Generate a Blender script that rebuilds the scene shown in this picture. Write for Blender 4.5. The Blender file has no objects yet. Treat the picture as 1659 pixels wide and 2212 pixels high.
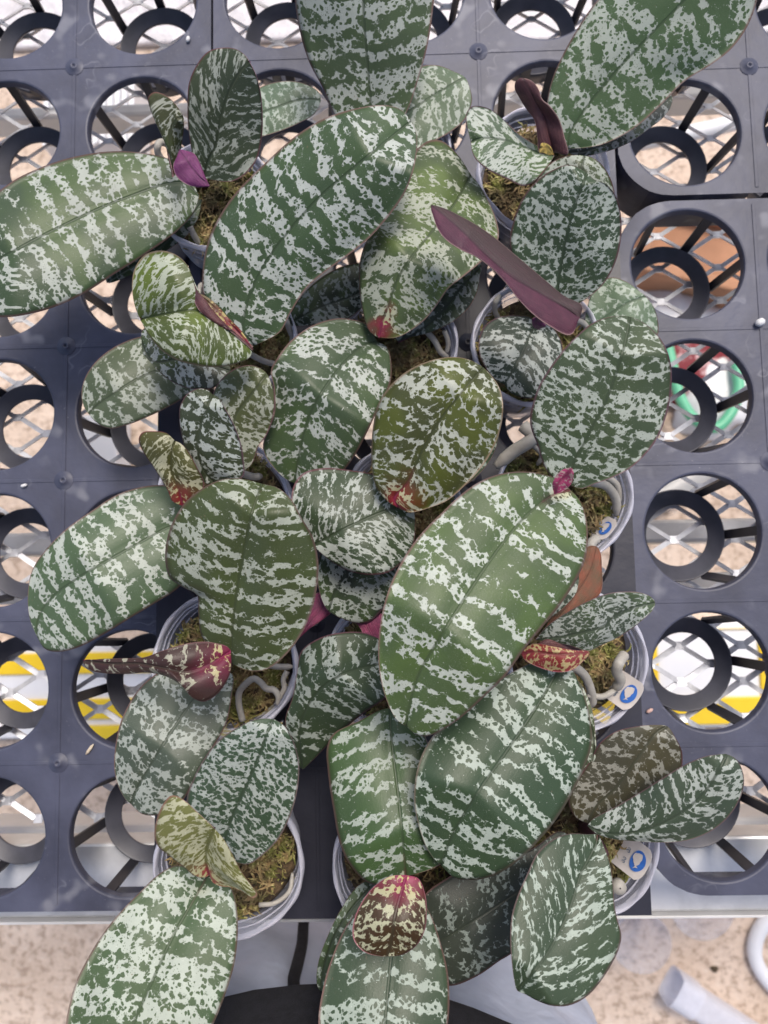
import bpy, bmesh, math, random
import numpy as np
from mathutils import Vector, Matrix
random.seed(7)
np.random.seed(7)
rad = math.radians
S = bpy.context.scene
C = S.collection

# ------------------------------------------------------------ camera, light, exposure
FP = 1661.0          # focal length in picture units (picture 1659 x 2212)
H = 0.515            # camera height over the tray tops (z = 0)
TX = rad(5.2); TY = math.atan(38 / 1661)
CR = Matrix.Rotation(TX, 3, 'X') @ Matrix.Rotation(TY, 3, 'Y')
cd = bpy.data.cameras.new('camera'); cam = bpy.data.objects.new('camera', cd); C.objects.link(cam)
cam.matrix_world = Matrix.Translation((0, 0, H)) @ CR.to_4x4()
cd.sensor_fit = 'VERTICAL'; cd.sensor_height = 36; cd.lens = 36 * FP / 2212
cd.clip_start = 0.01; cd.clip_end = 50
cd.dof.use_dof = True; cd.dof.focus_distance = 0.41; cd.dof.aperture_fstop = 9.5
S.camera = cam

SUN_EL, SUN_AZ = rad(62), rad(20)
w = bpy.data.worlds.new('World'); S.world = w; w.use_nodes = True
wn = w.node_tree
sky = wn.nodes.new('ShaderNodeTexSky'); sky.sky_type = 'NISHITA'; sky.sun_disc = False
sky.sun_elevation = SUN_EL; sky.sun_rotation = SUN_AZ
sky.air_density = 1.0; sky.dust_density = 4.0; sky.ozone_density = 1.0
bgn = wn.nodes['Background']; bgn.inputs['Strength'].default_value = 0.125
wn.links.new(sky.outputs[0], bgn.inputs['Color'])
sd = bpy.data.lights.new('sun', 'SUN'); sun = bpy.data.objects.new('sun', sd); C.objects.link(sun)
sd.energy = 1.5; sd.angle = rad(20); sd.color = (1, .93, .84)
sv = Vector((math.sin(SUN_AZ) * math.cos(SUN_EL), math.cos(SUN_AZ) * math.cos(SUN_EL), math.sin(SUN_EL)))
sun.rotation_euler = sv.to_track_quat('Z', 'Y').to_euler()
S.view_settings.view_transform = 'Standard'; S.view_settings.look = 'None'
S.view_settings.exposure = 0.58; S.view_settings.gamma = 1
S.view_settings.use_curve_mapping = False
S.cycles.max_bounces = 6; S.cycles.transparent_max_bounces = 24

# ------------------------------------------------------------ helpers
def W(px, py, z=0.0):
    """a point of the place: ray through picture point (px,py) met with height z (metres over the tray)"""
    d = CR @ Vector(((px - 829.5) / FP, -(py - 1106) / FP, -1))
    t = (H - z) / -d.z
    return Vector((d.x * t, d.y * t, z))
ROT = rad(1.2)
def B(x, y, z=0.0):   # bench axes -> place
    return Vector((x * math.cos(ROT) - y * math.sin(ROT), x * math.sin(ROT) + y * math.cos(ROT), z))
def unB(v):
    return v.x * math.cos(ROT) + v.y * math.sin(ROT), -v.x * math.sin(ROT) + v.y * math.cos(ROT)

def mesh(name, verts, faces, mat=None, parent=None, smooth=True, mats=None, mi=None, uvs=None):
    me = bpy.data.meshes.new(name)
    me.from_pydata([tuple(v) for v in verts], [], faces)
    me.update()
    for m in (mats or ([mat] if mat else [])): me.materials.append(m)
    if mi is not None: me.polygons.foreach_set('material_index', mi)
    if smooth: me.polygons.foreach_set('use_smooth', [True] * len(me.polygons))
    if uvs:
        for nm, arr in uvs.items():
            ul = me.uv_layers.new(name=nm)
            lv = np.zeros(len(me.loops), dtype=np.int32); me.loops.foreach_get('vertex_index', lv)
            ul.data.foreach_set('uv', np.asarray(arr, dtype=np.float32)[lv].ravel())
    o = bpy.data.objects.new(name, me); C.objects.link(o)
    if parent: o.parent = parent
    return o
def thing(name, loc, label, cat, group=None, rz=0):
    o = bpy.data.objects.new(name, None); C.objects.link(o); o.location = loc; o.rotation_euler.z = rz
    o.empty_display_size = .02
    o['label'] = label; o['category'] = cat
    if group: o['group'] = group
    return o
def tag(o, label, cat, group=None):
    o['label'] = label; o['category'] = cat
    if group: o['group'] = group
    return o
def boxgeo(V, F, a, b, rot=None, off=(0, 0, 0)):
    n = len(V)
    for x in (a[0], b[0]):
        for y in (a[1], b[1]):
            for z in (a[2], b[2]):
                v = Vector((x, y, z))
                if rot: v = rot @ v
                V.append(v + Vector(off))
    F += [[n + i for i in q] for q in ((0, 1, 3, 2), (4, 6, 7, 5), (0, 4, 5, 1), (2, 3, 7, 6), (0, 2, 6, 4), (1, 5, 7, 3))]
def bevel(o, w, seg=2):
    m = o.modifiers.new('bevel', 'BEVEL'); m.width = w; m.segments = seg; m.limit_method = 'ANGLE'
    return o
def catmull(pts, n):
    P = np.array(pts, float)
    if len(P) == 2:
        t = np.linspace(0, 1, n)[:, None]; return P[0] * (1 - t) + P[1] * t
    E = np.vstack([2 * P[0] - P[1], P, 2 * P[-1] - P[-2]])
    out = []
    for i in range(1, len(E) - 2):
        p0, p1, p2, p3 = E[i - 1:i + 3]
        d1 = max(np.linalg.norm(p2 - p1), 1e-9) ** .5; d0 = max(np.linalg.norm(p1 - p0), 1e-9) ** .5; d2 = max(np.linalg.norm(p3 - p2), 1e-9) ** .5
        m1 = (p1 - p0) / d0 - (p2 - p0) / (d0 + d1) + (p2 - p1) / d1
        m2 = (p2 - p1) / d1 - (p3 - p1) / (d1 + d2) + (p3 - p2) / d2
        m1 *= d1; m2 *= d1
        for t in np.linspace(0, 1, 14, endpoint=False):
            out.append((2 * t**3 - 3 * t**2 + 1) * p1 + (t**3 - 2 * t**2 + t) * m1 + (-2 * t**3 + 3 * t**2) * p2 + (t**3 - t**2) * m2)
    out.append(P[-1]); out = np.array(out)
    s = np.concatenate([[0], np.cumsum(np.linalg.norm(np.diff(out[:, :2], axis=0), axis=1) + 1e-9)])
    q = np.linspace(0, s[-1], n)
    return np.stack([np.interp(q, s, out[:, k]) for k in range(out.shape[1])], 1)
def tubegeo(V, F, pts, radii, seg=10, cap=True):
    pts = [Vector(p) for p in pts]; n0 = len(V); up = Vector((0, 0, 1))
    for i, p in enumerate(pts):
        t = (pts[min(i + 1, len(pts) - 1)] - pts[max(i - 1, 0)]).normalized()
        a = t.cross(up)
        if a.length < .1: a = t.cross(Vector((1, 0, 0)))
        a.normalize(); b = a.cross(t)
        r = radii[i] if hasattr(radii, '__len__') else radii
        for k in range(seg):
            th = 2 * math.pi * k / seg
            V.append(p + a * (r * math.cos(th)) + b * (r * math.sin(th)))
    for i in range(len(pts) - 1):
        for k in range(seg):
            F.append([n0 + i * seg + k, n0 + i * seg + (k + 1) % seg, n0 + (i + 1) * seg + (k + 1) % seg, n0 + (i + 1) * seg + k])
    if cap:
        F.append([n0 + k for k in range(seg)][::-1]); F.append([n0 + (len(pts) - 1) * seg + k for k in range(seg)])

# ------------------------------------------------------------ node helpers / materials
class NT:
    def __init__(s, tree): s.t = tree
    def n(s, typ, **kw):
        nd = s.t.nodes.new(typ)
        for k, v in kw.items(): setattr(nd, k, v)
        return nd
    def lk(s, a, b): s.t.links.new(a, b)
    def val(s, sock, v):
        if hasattr(v, 'is_output') or isinstance(v, bpy.types.NodeSocket): s.lk(v, sock)
        else: sock.default_value = v
    def m(s, op, a, b=0.0, c=0.0, clamp=False):
        nd = s.n('ShaderNodeMath', operation=op); nd.use_clamp = clamp
        s.val(nd.inputs[0], a); s.val(nd.inputs[1], b); s.val(nd.inputs[2], c)
        return nd.outputs[0]
    def xyz(s, x, y, z=0.0):
        nd = s.n('ShaderNodeCombineXYZ')
        s.val(nd.inputs[0], x); s.val(nd.inputs[1], y); s.val(nd.inputs[2], z); return nd.outputs[0]
    def noise(s, vec, scale, detail=2, rough=.5, dims='3D'):
        nd = s.n('ShaderNodeTexNoise', noise_dimensions=dims)
        if vec is not None: s.lk(vec, nd.inputs['Vector'])
        s.val(nd.inputs['Scale'], scale); nd.inputs['Detail'].default_value = detail; nd.inputs['Roughness'].default_value = rough
        return nd.outputs[0]
    def mix(s, f, a, b):
        nd = s.n('ShaderNodeMix', data_type='RGBA')
        s.val(nd.inputs[0], f)
        for i, v in ((6, a), (7, b)):
            if isinstance(v, (tuple, list)): nd.inputs[i].default_value = tuple(v)[:3] + (1,)
            else: s.lk(v, nd.inputs[i])
        return nd.outputs[2]
    def step(s, x, lo, hi):   # smoothstep
        nd = s.n('ShaderNodeMapRange', interpolation_type='SMOOTHSTEP')
        s.val(nd.inputs[0], x); s.val(nd.inputs[1], lo); s.val(nd.inputs[2], hi)
        return nd.outputs[0]
    def bump(s, h, dist, strength=1.0):
        nd = s.n('ShaderNodeBump'); nd.inputs['Strength'].default_value = strength; nd.inputs['Distance'].default_value = dist
        s.lk(h, nd.inputs['Height']); return nd.outputs[0]
def newmat(name):
    m = bpy.data.materials.new(name); m.use_nodes = True
    return m, NT(m.node_tree), m.node_tree.nodes['Principled BSDF']
def mat_noise(name, c1, c2, scale=20, rough=.5, metal=0, spec=.5, bd=0, bscale=None, detail=4, lo=.35, hi=.65, c3=None, s3=200):
    m, t, p = newmat(name)
    co = t.n('ShaderNodeTexCoord').outputs['Object']
    nz = t.step(t.noise(co, scale, detail, .6), lo, hi)
    col = t.mix(nz, c1, c2)
    if c3: col = t.mix(t.step(t.noise(co, s3, 2, .5), .58, .72), col, c3)
    t.lk(col, p.inputs['Base Color']); p.inputs['Roughness'].default_value = rough; p.inputs['Metallic'].default_value = metal
    p.inputs['Specular IOR Level'].default_value = spec
    if bd: t.lk(t.bump(t.noise(co, bscale or scale * 4, 4, .6), bd), p.inputs['Normal'])
    return m

# leaf pattern group
def leaf_group():
    g = bpy.data.node_groups.new('leaf_pattern', 'ShaderNodeTree')
    t = NT(g)
    ins = [('cov', .47), ('band', .9), ('bfreq', .12), ('cell', 3.0), ('elong', 1.4), ('shear', .25), ('seed', 0.), ('basered', 0.), ('baseLen', .25), ('speck', .4), ('fade', 0.), ('soft', .065), ('glow', .4), ('margin', .5)]
    cols = [('green', (.045, .085, .03)), ('green2', (.07, .15, .03)), ('silver', (.42, .47, .40)), ('red', (.25, .02, .03)), ('rim', (.16, .10, .08))]
    for n, d in ins:
        s = g.interface.new_socket(n, in_out='INPUT', socket_type='NodeSocketFloat'); s.default_value = d
    for n, d in cols:
        s = g.interface.new_socket(n, in_out='INPUT', socket_type='NodeSocketColor'); s.default_value = d + (1,)
    g.interface.new_socket('Color', in_out='OUTPUT', socket_type='NodeSocketColor')
    g.interface.new_socket('Height', in_out='OUTPUT', socket_type='NodeSocketFloat')
    g.interface.new_socket('Rough', in_out='OUTPUT', socket_type='NodeSocketFloat')
    gi = t.n('NodeGroupInput'); go = t.n('NodeGroupOutput'); I = gi.outputs
    uv = t.n('ShaderNodeUVMap', uv_map='st'); sep = t.n('ShaderNodeSeparateXYZ'); t.lk(uv.outputs[0], sep.inputs[0])
    uv2 = t.n('ShaderNodeUVMap', uv_map='uv'); sep2 = t.n('ShaderNodeSeparateXYZ'); t.lk(uv2.outputs[0], sep2.inputs[0])
    s0, t0 = sep.outputs[0], sep.outputs[1]; u, v = sep2.outputs[0], sep2.outputs[1]
    av = t.m('ABSOLUTE', v); at = t.m('ABSOLUTE', t0)
    base = t.xyz(s0, t0, t.m('MULTIPLY', I['seed'], 7.3))
    w1 = t.n('ShaderNodeTexNoise'); t.lk(base, w1.inputs['Vector']); w1.inputs['Scale'].default_value = .14; w1.inputs['Detail'].default_value = 1.5
    ws = t.n('ShaderNodeSeparateXYZ'); t.lk(w1.outputs['Color'], ws.inputs[0])
    ds = t.m('MULTIPLY', t.m('SUBTRACT', ws.outputs[0], .5), 4.0); dt = t.m('MULTIPLY', t.m('SUBTRACT', ws.outputs[1], .5), 5.0)
    ss = t.m('ADD', t.m('ADD', s0, ds), t.m('MULTIPLY', at, I['shear'])); tt = t.m('ADD', t0, dt)
    vx = t.xyz(t.m('DIVIDE', ss, t.m('MULTIPLY', I['cell'], 1.18)), t.m('DIVIDE', tt, t.m('MULTIPLY', I['cell'], t.m('MULTIPLY', I['elong'], 1.12))), I['seed'])
    vo = t.n('ShaderNodeTexVoronoi', voronoi_dimensions='3D'); t.lk(vx, vo.inputs['Vector']); vo.inputs['Scale'].default_value = 1
    vx2 = t.xyz(t.m('DIVIDE', ss, t.m('MULTIPLY', I['cell'], .34)), t.m('DIVIDE', tt, t.m('MULTIPLY', I['cell'], .38)), I['seed'])
    vo2 = t.n('ShaderNodeTexVoronoi', voronoi_dimensions='2D'); t.lk(vx2, vo2.inputs['Vector']); vo2.inputs['Scale'].default_value = 1
    f = vo.outputs['Distance']
    hf = t.noise(base, 1.6, 3, .6)
    f = t.m('ADD', f, t.m('MULTIPLY', t.m('SUBTRACT', hf, .5), .10))
    # transverse bands
    bvec = t.xyz(t.m('MULTIPLY', ss, I['bfreq']), t.m('MULTIPLY', tt, t.m('MULTIPLY', I['bfreq'], .13)), t.m('ADD', I['seed'], t.m('MULTIPLY', t.step(t0, -1, 1), .35)))
    bn = t.noise(bvec, 1.0, 1.5, .5)
    phn = t.noise(t.xyz(t.m('MULTIPLY', s0, .045), t.m('MULTIPLY', t0, .05), I['seed']), 1.0, 2, .5)
    sw = t.m('SINE', t.m('ADD', t.m('MULTIPLY', t.m('MULTIPLY', ss, I['bfreq']), 5.6), t.m('ADD', t.m('MULTIPLY', phn, 11.0), t.m('MULTIPLY', t.step(t0, -1, 1), 1.3))))
    bn = t.m('ADD', t.m('MULTIPLY', bn, .76), t.m('ADD', .12, t.m('MULTIPLY', sw, .115)))
    T = t.m('ADD', t.m('SUBTRACT', I['cov'], .030), t.m('MULTIPLY', t.m('SUBTRACT', t.step(bn, .28, .72), .5), t.m('MULTIPLY', I['band'], .62)))
    # sparser, rounder spots near the rim of many leaves; solid margin line
    T = t.m('ADD', T, t.m('MULTIPLY', t.m('MULTIPLY', t.step(av, .9, 1.0), .5), I['margin']))
    mid = t.step(at, .25, 1.1)      # 0 on the midrib
    T = t.m('ADD', T, t.m('MULTIPLY', t.m('SUBTRACT', 1, t.step(at, .3, 1.6)), .25))
    g_ = t.m('SUBTRACT', 1, t.step(f, t.m('SUBTRACT', T, I['soft']), t.m('ADD', T, I['soft'])))
    gb = t.m('MULTIPLY', t.m('SUBTRACT', 1, t.step(t.m('ADD', vo2.outputs['Distance'], t.m('MULTIPLY', t.m('SUBTRACT', hf, .5), .25)), .40, .50)), t.m('SUBTRACT', 1, t.step(f, t.m('ADD', T, .06), t.m('ADD', T, .13))))
    g_ = t.m('MAXIMUM', g_, gb)
    # pale speckles inside the green, green specks inside the silver
    sp = t.noise(base, 3.2, 2, .7); spm = t.m('MULTIPLY', t.step(sp, .60, .70), I['speck'])
    spm = t.m('MULTIPLY', spm, t.step(t.noise(base, .1, 2), .35, .65))
    vo3 = t.n('ShaderNodeTexVoronoi', voronoi_dimensions='2D'); t.lk(base, vo3.inputs['Vector']); vo3.inputs['Scale'].default_value = .75
    dots = t.m('MULTIPLY', t.m('SUBTRACT', 1, t.step(vo3.outputs['Distance'], .12, .2)), t.step(t.noise(base, .35, 1), .5, .6))
    vo4 = t.n('ShaderNodeTexVoronoi', voronoi_dimensions='2D'); t.lk(t.xyz(ss, tt), vo4.inputs['Vector']); vo4.inputs['Scale'].default_value = .33
    vr = t.m('ADD', vo4.outputs['Distance'], t.m('ADD', t.m('MULTIPLY', t.m('SUBTRACT', vo2.outputs['Distance'], .45), .16), t.m('MULTIPLY', t.m('SUBTRACT', hf, .5), .08)))
    rv = t.m('ADD', .10, t.m('MULTIPLY', t.step(t.noise(base, .22, 1), .35, .65), .24))
    g_ = t.m('MAXIMUM', g_, t.m('SUBTRACT', 1, t.step(vr, rv, t.m('ADD', rv, .05))))
    gm = t.m('MULTIPLY', t.m('MAXIMUM', g_, t.m('MULTIPLY', dots, .8)), t.m('SUBTRACT', 1, spm))
    gl = t.m('MULTIPLY', t.step(t.noise(base, .035, 2, .5), .4, .65), I['glow'])
    green = t.mix(gl, I['green'], I['green2'])
    green = t.mix(t.m('MULTIPLY', t.noise(base, .9, 4, .7), .5), green, t.mix(.5, green, (.02, .03, .015)))
    sn = t.noise(base, 2.8, 3, .8)
    silver = t.mix(t.step(sn, .25, .75), t.mix(.30, I['silver'], (.1, .13, .1)), t.mix(.06, I['silver'], (.1, .13, .1)))
    # base tint: yellow where silver, red where green
    bm = t.m('MULTIPLY', t.m('SUBTRACT', 1, t.step(t.m('ADD', t.m('ADD', u, t.m('MULTIPLY', av, .12)), t.m('MULTIPLY', t.m('SUBTRACT', t.noise(base, .12, 2), .5), .25)), 0.0, I['baseLen'])), I['basered'])
    gs = t.n('ShaderNodeHueSaturation'); gs.inputs['Value'].default_value = .98; gs.inputs['Saturation'].default_value = .95; t.lk(green, gs.inputs['Color']); green = t.mix(bm, gs.outputs[0], I['red'])
    sx_ = t.n('ShaderNodeHueSaturation'); sx_.inputs["Value"].default_value = .83; sx_.inputs['Saturation'].default_value = 1.1; t.lk(silver, sx_.inputs['Color']); silver = sx_.outputs[0]
    silver = t.mix(t.m('MULTIPLY', bm, .8), silver, (.45, .42, .12))
    sv2 = t.n('ShaderNodeHueSaturation'); t.lk(t.m('ADD', .80, t.m('MULTIPLY', t.noise(base, .07, 2, .5), .42)), sv2.inputs['Value']); t.lk(silver, sv2.inputs['Color'])
    col = t.mix(gm, sv2.outputs[0], green)
    vo5 = t.n('ShaderNodeTexVoronoi', voronoi_dimensions='2D'); t.lk(base, vo5.inputs['Vector']); vo5.inputs['Scale'].default_value = .16
    col = t.mix(t.m('MULTIPLY', t.m('SUBTRACT', 1, t.step(vo5.outputs['Distance'], .015, .035)), .7), col, (.62, .64, .6))
    col = t.mix(t.m('MULTIPLY', t.step(t.noise(base, .33, 3, .7), .70, .74), .55), col, (.16, .12, .07))
    col = t.mix(t.m('MULTIPLY', t.m('SUBTRACT', 1, mid), .75), col, t.mix(bm, t.mix(.5, I['green'], (.03, .04, .025)), (.18, .01, .03)))
    col = t.mix(t.m('MULTIPLY', t.step(av, .955, .99), .8), col, I['rim'])
    hs = t.n('ShaderNodeHueSaturation'); hs.inputs['Hue'].default_value = .474; hs.inputs['Saturation'].default_value = 1.0; hs.inputs['Value'].default_value = 1.06; t.lk(col, hs.inputs['Color']); col = hs.outputs[0]
    col = t.mix(I['fade'], col, (.13, .15, .13))
    t.lk(col, go.inputs['Color'])
    # relief
    vein = t.noise(t.xyz(t.m('MULTIPLY', s0, .05), t.m('MULTIPLY', t0, .9)), 1.0, 2, .5)
    hh = t.m('ADD', t.m('MULTIPLY', mid, .6), t.m('ADD', t.m('MULTIPLY', vein, .12), t.m('MULTIPLY', t.noise(base, 1.3, 3, .6), .22)))
    hh = t.m('ADD', hh, t.m('MULTIPLY', g_, .08))
    t.lk(hh, go.inputs['Height'])
    t.lk(t.m('ADD', t.m('MULTIPLY', g_, -.10), t.m('ADD', .50, t.m('MULTIPLY', t.m('SUBTRACT', hf, .5), .25))), go.inputs['Rough'])
    return g
LG = leaf_group()
_seed = [0]
def leaf_mat(**k):
    _seed[0] += 1
    m, t, p = newmat('leaf_top')
    gn = t.n('ShaderNodeGroup'); gn.node_tree = LG
    gn.inputs['seed'].default_value = k.pop('seed', _seed[0] * 1.7)
    for kk, vv in k.items():
        gn.inputs[kk].default_value = (tuple(vv) + (1,)) if isinstance(vv, (tuple, list)) else vv
    t.lk(gn.outputs['Color'], p.inputs['Base Color']); t.lk(gn.outputs['Rough'], p.inputs['Roughness'])
    t.lk(t.bump(gn.outputs['Height'], .0006, .8), p.inputs['Normal'])
    p.inputs['Specular IOR Level'].default_value = .30
    return m
def under_mat(name, c1, c2, c3=None):
    m, t, p = newmat(name)
    uv = t.n('ShaderNodeUVMap', uv_map='st').outputs[0]
    n1 = t.noise(uv, .12, 3, .6); n2 = t.noise(uv, 2.2, 2, .6)
    col = t.mix(t.step(n1, .3, .7), c1, c2); col = t.mix(t.m('MULTIPLY', t.step(n2, .45, .75), .35), col, tuple(x * .4 for x in c1))
    sp_ = t.n('ShaderNodeSeparateXYZ'); t.lk(uv, sp_.inputs[0]); uvv = t.n('ShaderNodeUVMap', uv_map='uv').outputs[0]; sv_ = t.n('ShaderNodeSeparateXYZ'); t.lk(uvv, sv_.inputs[0])
    if c3: col = t.mix(t.m('SUBTRACT', 1, t.step(sv_.outputs[1], -.12, .02)), col, t.mix(t.step(n2, .4, .7), c3, tuple(x * 1.6 for x in c3)))
    vn = t.noise(t.xyz(t.m('MULTIPLY', sp_.outputs[0], .06), t.m('MULTIPLY', sp_.outputs[1], 1.3)), 1, 2, .5)
    col = t.mix(t.m('MULTIPLY', t.step(vn, .5, .75), .3), col, tuple(x * 2.0 for x in c1))
    ml = t.m('SUBTRACT', 1, t.step(t.m('ABSOLUTE', sp_.outputs[1]), .2, .9)); col = t.mix(t.m('MULTIPLY', ml, .5), col, tuple(x * .35 for x in c1))
    col = t.mix(t.m('MULTIPLY', t.step(t.m('ABSOLUTE', sv_.outputs[1]), .94, .99), .6), col, (.32, .22, .20))
    t.lk(col, p.inputs['Base Color']); p.inputs['Roughness'].default_value = .5
    t.lk(t.bump(t.m('ADD', n2, vn), .0006, .7), p.inputs['Normal'])
    return m
UNDER = under_mat('leaf_underside_purple', (.10, .02, .05), (.20, .05, .11))
UNDER_BROWN = under_mat('leaf_underside_maroon', (.07, .022, .03), (.12, .045, .045))
UNDER_FOLD = under_mat('leaf_underside_two_tone', (.058, .010, .030), (.085, .018, .042), (.040, .022, .024))
UNDER_MAG = under_mat('leaf_underside_magenta', (.12, .016, .085), (.17, .034, .125))
UNDER_PINK = under_mat('leaf_underside_pink', (.25, .04, .10), (.16, .03, .08))
UNDER_ORANGE = under_mat('leaf_underside_orange', (.20, .055, .025), (.10, .065, .03))

PLAIN = mat_noise('tray_plastic', (.036, .039, .064), (.070, .076, .120), 16, .50, 0, .5, .0005, 60, lo=.3, hi=.7, c3=(.15, .155, .19), s3=38)
def wear(mm):
    t = NT(mm.node_tree); p = mm.node_tree.nodes['Principled BSDF']; co = t.n('ShaderNodeTexCoord').outputs['Object']
    old = p.inputs['Base Color'].links[0].from_socket
    a = t.noise(co, 17, 3, .6); ln = t.m('SUBTRACT', 1, t.step(t.m('ABSOLUTE', t.m('SUBTRACT', a, .52)), .0, .012))
    ln = t.m('MULTIPLY', ln, t.step(t.noise(co, 24, 2), .54, .64))
    fs = t.m('MULTIPLY', t.step(t.noise(co, 420, 3, .7), .64, .74), t.step(t.noise(co, 11, 2), .42, .62))
    c = t.mix(t.m('MULTIPLY', ln, .16), old, (.42, .43, .48)); c = t.mix(t.m('MULTIPLY', fs, .5), c, (.34, .33, .34))
    sc_ = t.noise(t.xyz(t.m('MULTIPLY', t.noise(co, 3, 1), 1), 0, 0), 1)
    t.lk(c, p.inputs['Base Color'])
wear(PLAIN)
MIDP = mat_noise('dark_tray_plastic', (.018, .019, .030), (.030, .031, .046), 14, .42, 0, .4, .0004, 60, lo=.3, hi=.7)  # middle tray only: darker base colour than the other trays
DARKP = mat_noise('basket_plastic', (.018, .018, .024), (.035, .035, .045), 30, .42, 0, .5)
RINGP = mat_noise('ring_plastic', (.045, .047, .062), (.07, .072, .095), 30, .42, 0, .5)

# ------------------------------------------------------------ trays
def tray(cols, rows, x0, x1, y0, y1, z, corners, label, skirt=.04, phase=0, rh=.0385, group='black plant trays on the bench', skip=(), plastic=None):
    plastic = plastic or PLAIN
    cx, cy = (x0 + x1) / 2, (y0 + y1) / 2
    T = thing('plant_tray', B(cx, cy, z), label, 'plant tray', group, ROT)
    V, F = [], []; N = 72
    def bx(a):  # cell boundaries
        return [a[0]] + [(a[i] + a[i + 1]) / 2 for i in range(len(a) - 1)] + [a[-1]]
    xs = bx(cols); ys = bx(rows); xs[0] = x0; xs[-1] = x1; ys[0] = y0; ys[-1] = y1
    rc = .036
    for i, hx in enumerate(cols):
        for j, hy in enumerate(rows):
            n0 = len(V)
            L, R_, D, U = xs[i], xs[i + 1], ys[j], ys[j + 1]
            prof = [(rh + .0016, 0), (rh + .0006, -.0003), (rh, -.0013), (rh - .0004, -.006)]
            oute = []
            for k in range(N):
                th = 2 * math.pi * (k + .5) / N; c, s = math.cos(th), math.sin(th)
                tx = ((R_ - hx) if c > 0 else (L - hx)) / c if abs(c) > 1e-6 else 9
                ty = ((U - hy) if s > 0 else (D - hy)) / s if abs(s) > 1e-6 else 9
                tt = min(tx, ty); X, Y = hx + c * tt, hy + s * tt
                # rounded outer corners
                for (ccx, ccy, on) in ((x0, y0, 'bl' in corners), (x1, y0, 'br' in corners), (x0, y1, 'tl' in corners), (x1, y1, 'tr' in corners)):
                    if on:
                        sx = 1 if ccx == x0 else -1; sy = 1 if ccy == y0 else -1
                        qx, qy = ccx + sx * rc, ccy + sy * rc
                        if (X - qx) * sx < 0 and (Y - qy) * sy < 0:
                            # march along the ray until inside the arc
                            for q in np.linspace(tt, .5 * tt, 60):
                                X, Y = hx + c * q, hy + s * q
                                if (X - qx) ** 2 + (Y - qy) ** 2 <= rc * rc or (X - qx) * sx > 0 or (Y - qy) * sy > 0: break
                oute.append((X, Y))
                V.append(Vector((X - cx, Y - cy, 0)))
                for (pr, pz) in prof:
                    V.append(Vector((hx + c * pr - cx, hy + s * pr - cy, pz)))
            M_ = len(prof) + 1
            for k in range(N):
                k2 = (k + 1) % N
                for q in range(M_ - 1):
                    F.append([n0 + k * M_ + q, n0 + k2 * M_ + q, n0 + k2 * M_ + q + 1, n0 + k * M_ + q + 1])
            # fill the square corners of the cell left over by the fan
            for (X, Y, tagc) in ((L, D, 'bl'), (R_, D, 'br'), (L, U, 'tl'), (R_, U, 'tr')):
                isouter = (X in (x0, x1)) and (Y in (y0, y1)) and tagc in corners
                if not isouter:
                    d = [(abs(o[0] - X) + abs(o[1] - Y), k) for k, o in enumerate(oute)]
                    ka = sorted(d)[0][1]; kb = sorted(d)[1][1]
                    V.append(Vector((X - cx, Y - cy, 0))); F.append([len(V) - 1, n0 + ka * M_, n0 + kb * M_])
            # outer skirt
            for k in range(N):
                a, b = oute[k], oute[(k + 1) % N]
                def outer(p):
                    if min(abs(p[0] - x0), abs(p[0] - x1), abs(p[1] - y0), abs(p[1] - y1)) < 1e-6: return True
                    for (ccx, ccy) in ((x0, y0), (x1, y0), (x0, y1), (x1, y1)):
                        sx = 1 if ccx == x0 else -1; sy = 1 if ccy == y0 else -1
                        if (p[0] - (ccx + sx * rc)) * sx < 0 and (p[1] - (ccy + sy * rc)) * sy < 0: return True
                    return False
                if outer(a) and outer(b):
                    m0 = len(V)
                    for (pt, dz) in ((a, -.0), (b, -.0), (b, -skirt), (a, -skirt)):
                        V.append(Vector((pt[0] - cx, pt[1] - cy, dz)))
                    F.append([m0, m0 + 1, m0 + 2, m0 + 3])
    deck = mesh('deck', V, F, plastic, T, smooth=False)
    # raised mould lines between the pockets
    for x in xs[1:-1]:
        V, F = [], []; boxgeo(V, F, (x - cx - .0012, y0 - cy + .004, .0), (x - cx + .0012, y1 - cy - .004, .00045)); bevel(mesh('mould_line', V, F, plastic, T, smooth=False), .0003, 1)
    for y in ys[1:-1]:
        V, F = [], []; boxgeo(V, F, (x0 - cx + .004, y - cy - .0012, .0), (x1 - cx - .004, y - cy + .0012, .0004)); bevel(mesh('mould_line', V, F, plastic, T, smooth=False), .0003, 1)
    # rivets
    for x in xs[1:-1]:
        for y in ys[1:-1]:
            if random.random() < .7:
                V, F = [], []; pr = [(0, .0006), (.0008, .0006), (.0012, .0020), (.0026, .0018), (.0032, .0006), (.0060, .0004), (.0066, 0)]
                for (r, zz) in pr:
                    for k in range(16): V.append(Vector((x - cx + r * math.cos(k * math.pi / 8), y - cy + r * math.sin(k * math.pi / 8), zz + .0003)))
                for q in range(len(pr) - 1):
                    for k in range(16): F.append([q * 16 + k, q * 16 + (k + 1) % 16, (q + 1) * 16 + (k + 1) % 16, (q + 1) * 16 + k])
                mesh('rivet', V, F, plastic, T)
    # baskets
    ring = [(.0222, -.050), (.0225, -.0486), (.0318, -.0482), (.0326, -.0466), (.0334, -.0466), (.0338, -.049), (.0334, -.058), (.0316, -.058), (.0312, -.0515), (.0228, -.0515)]
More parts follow.
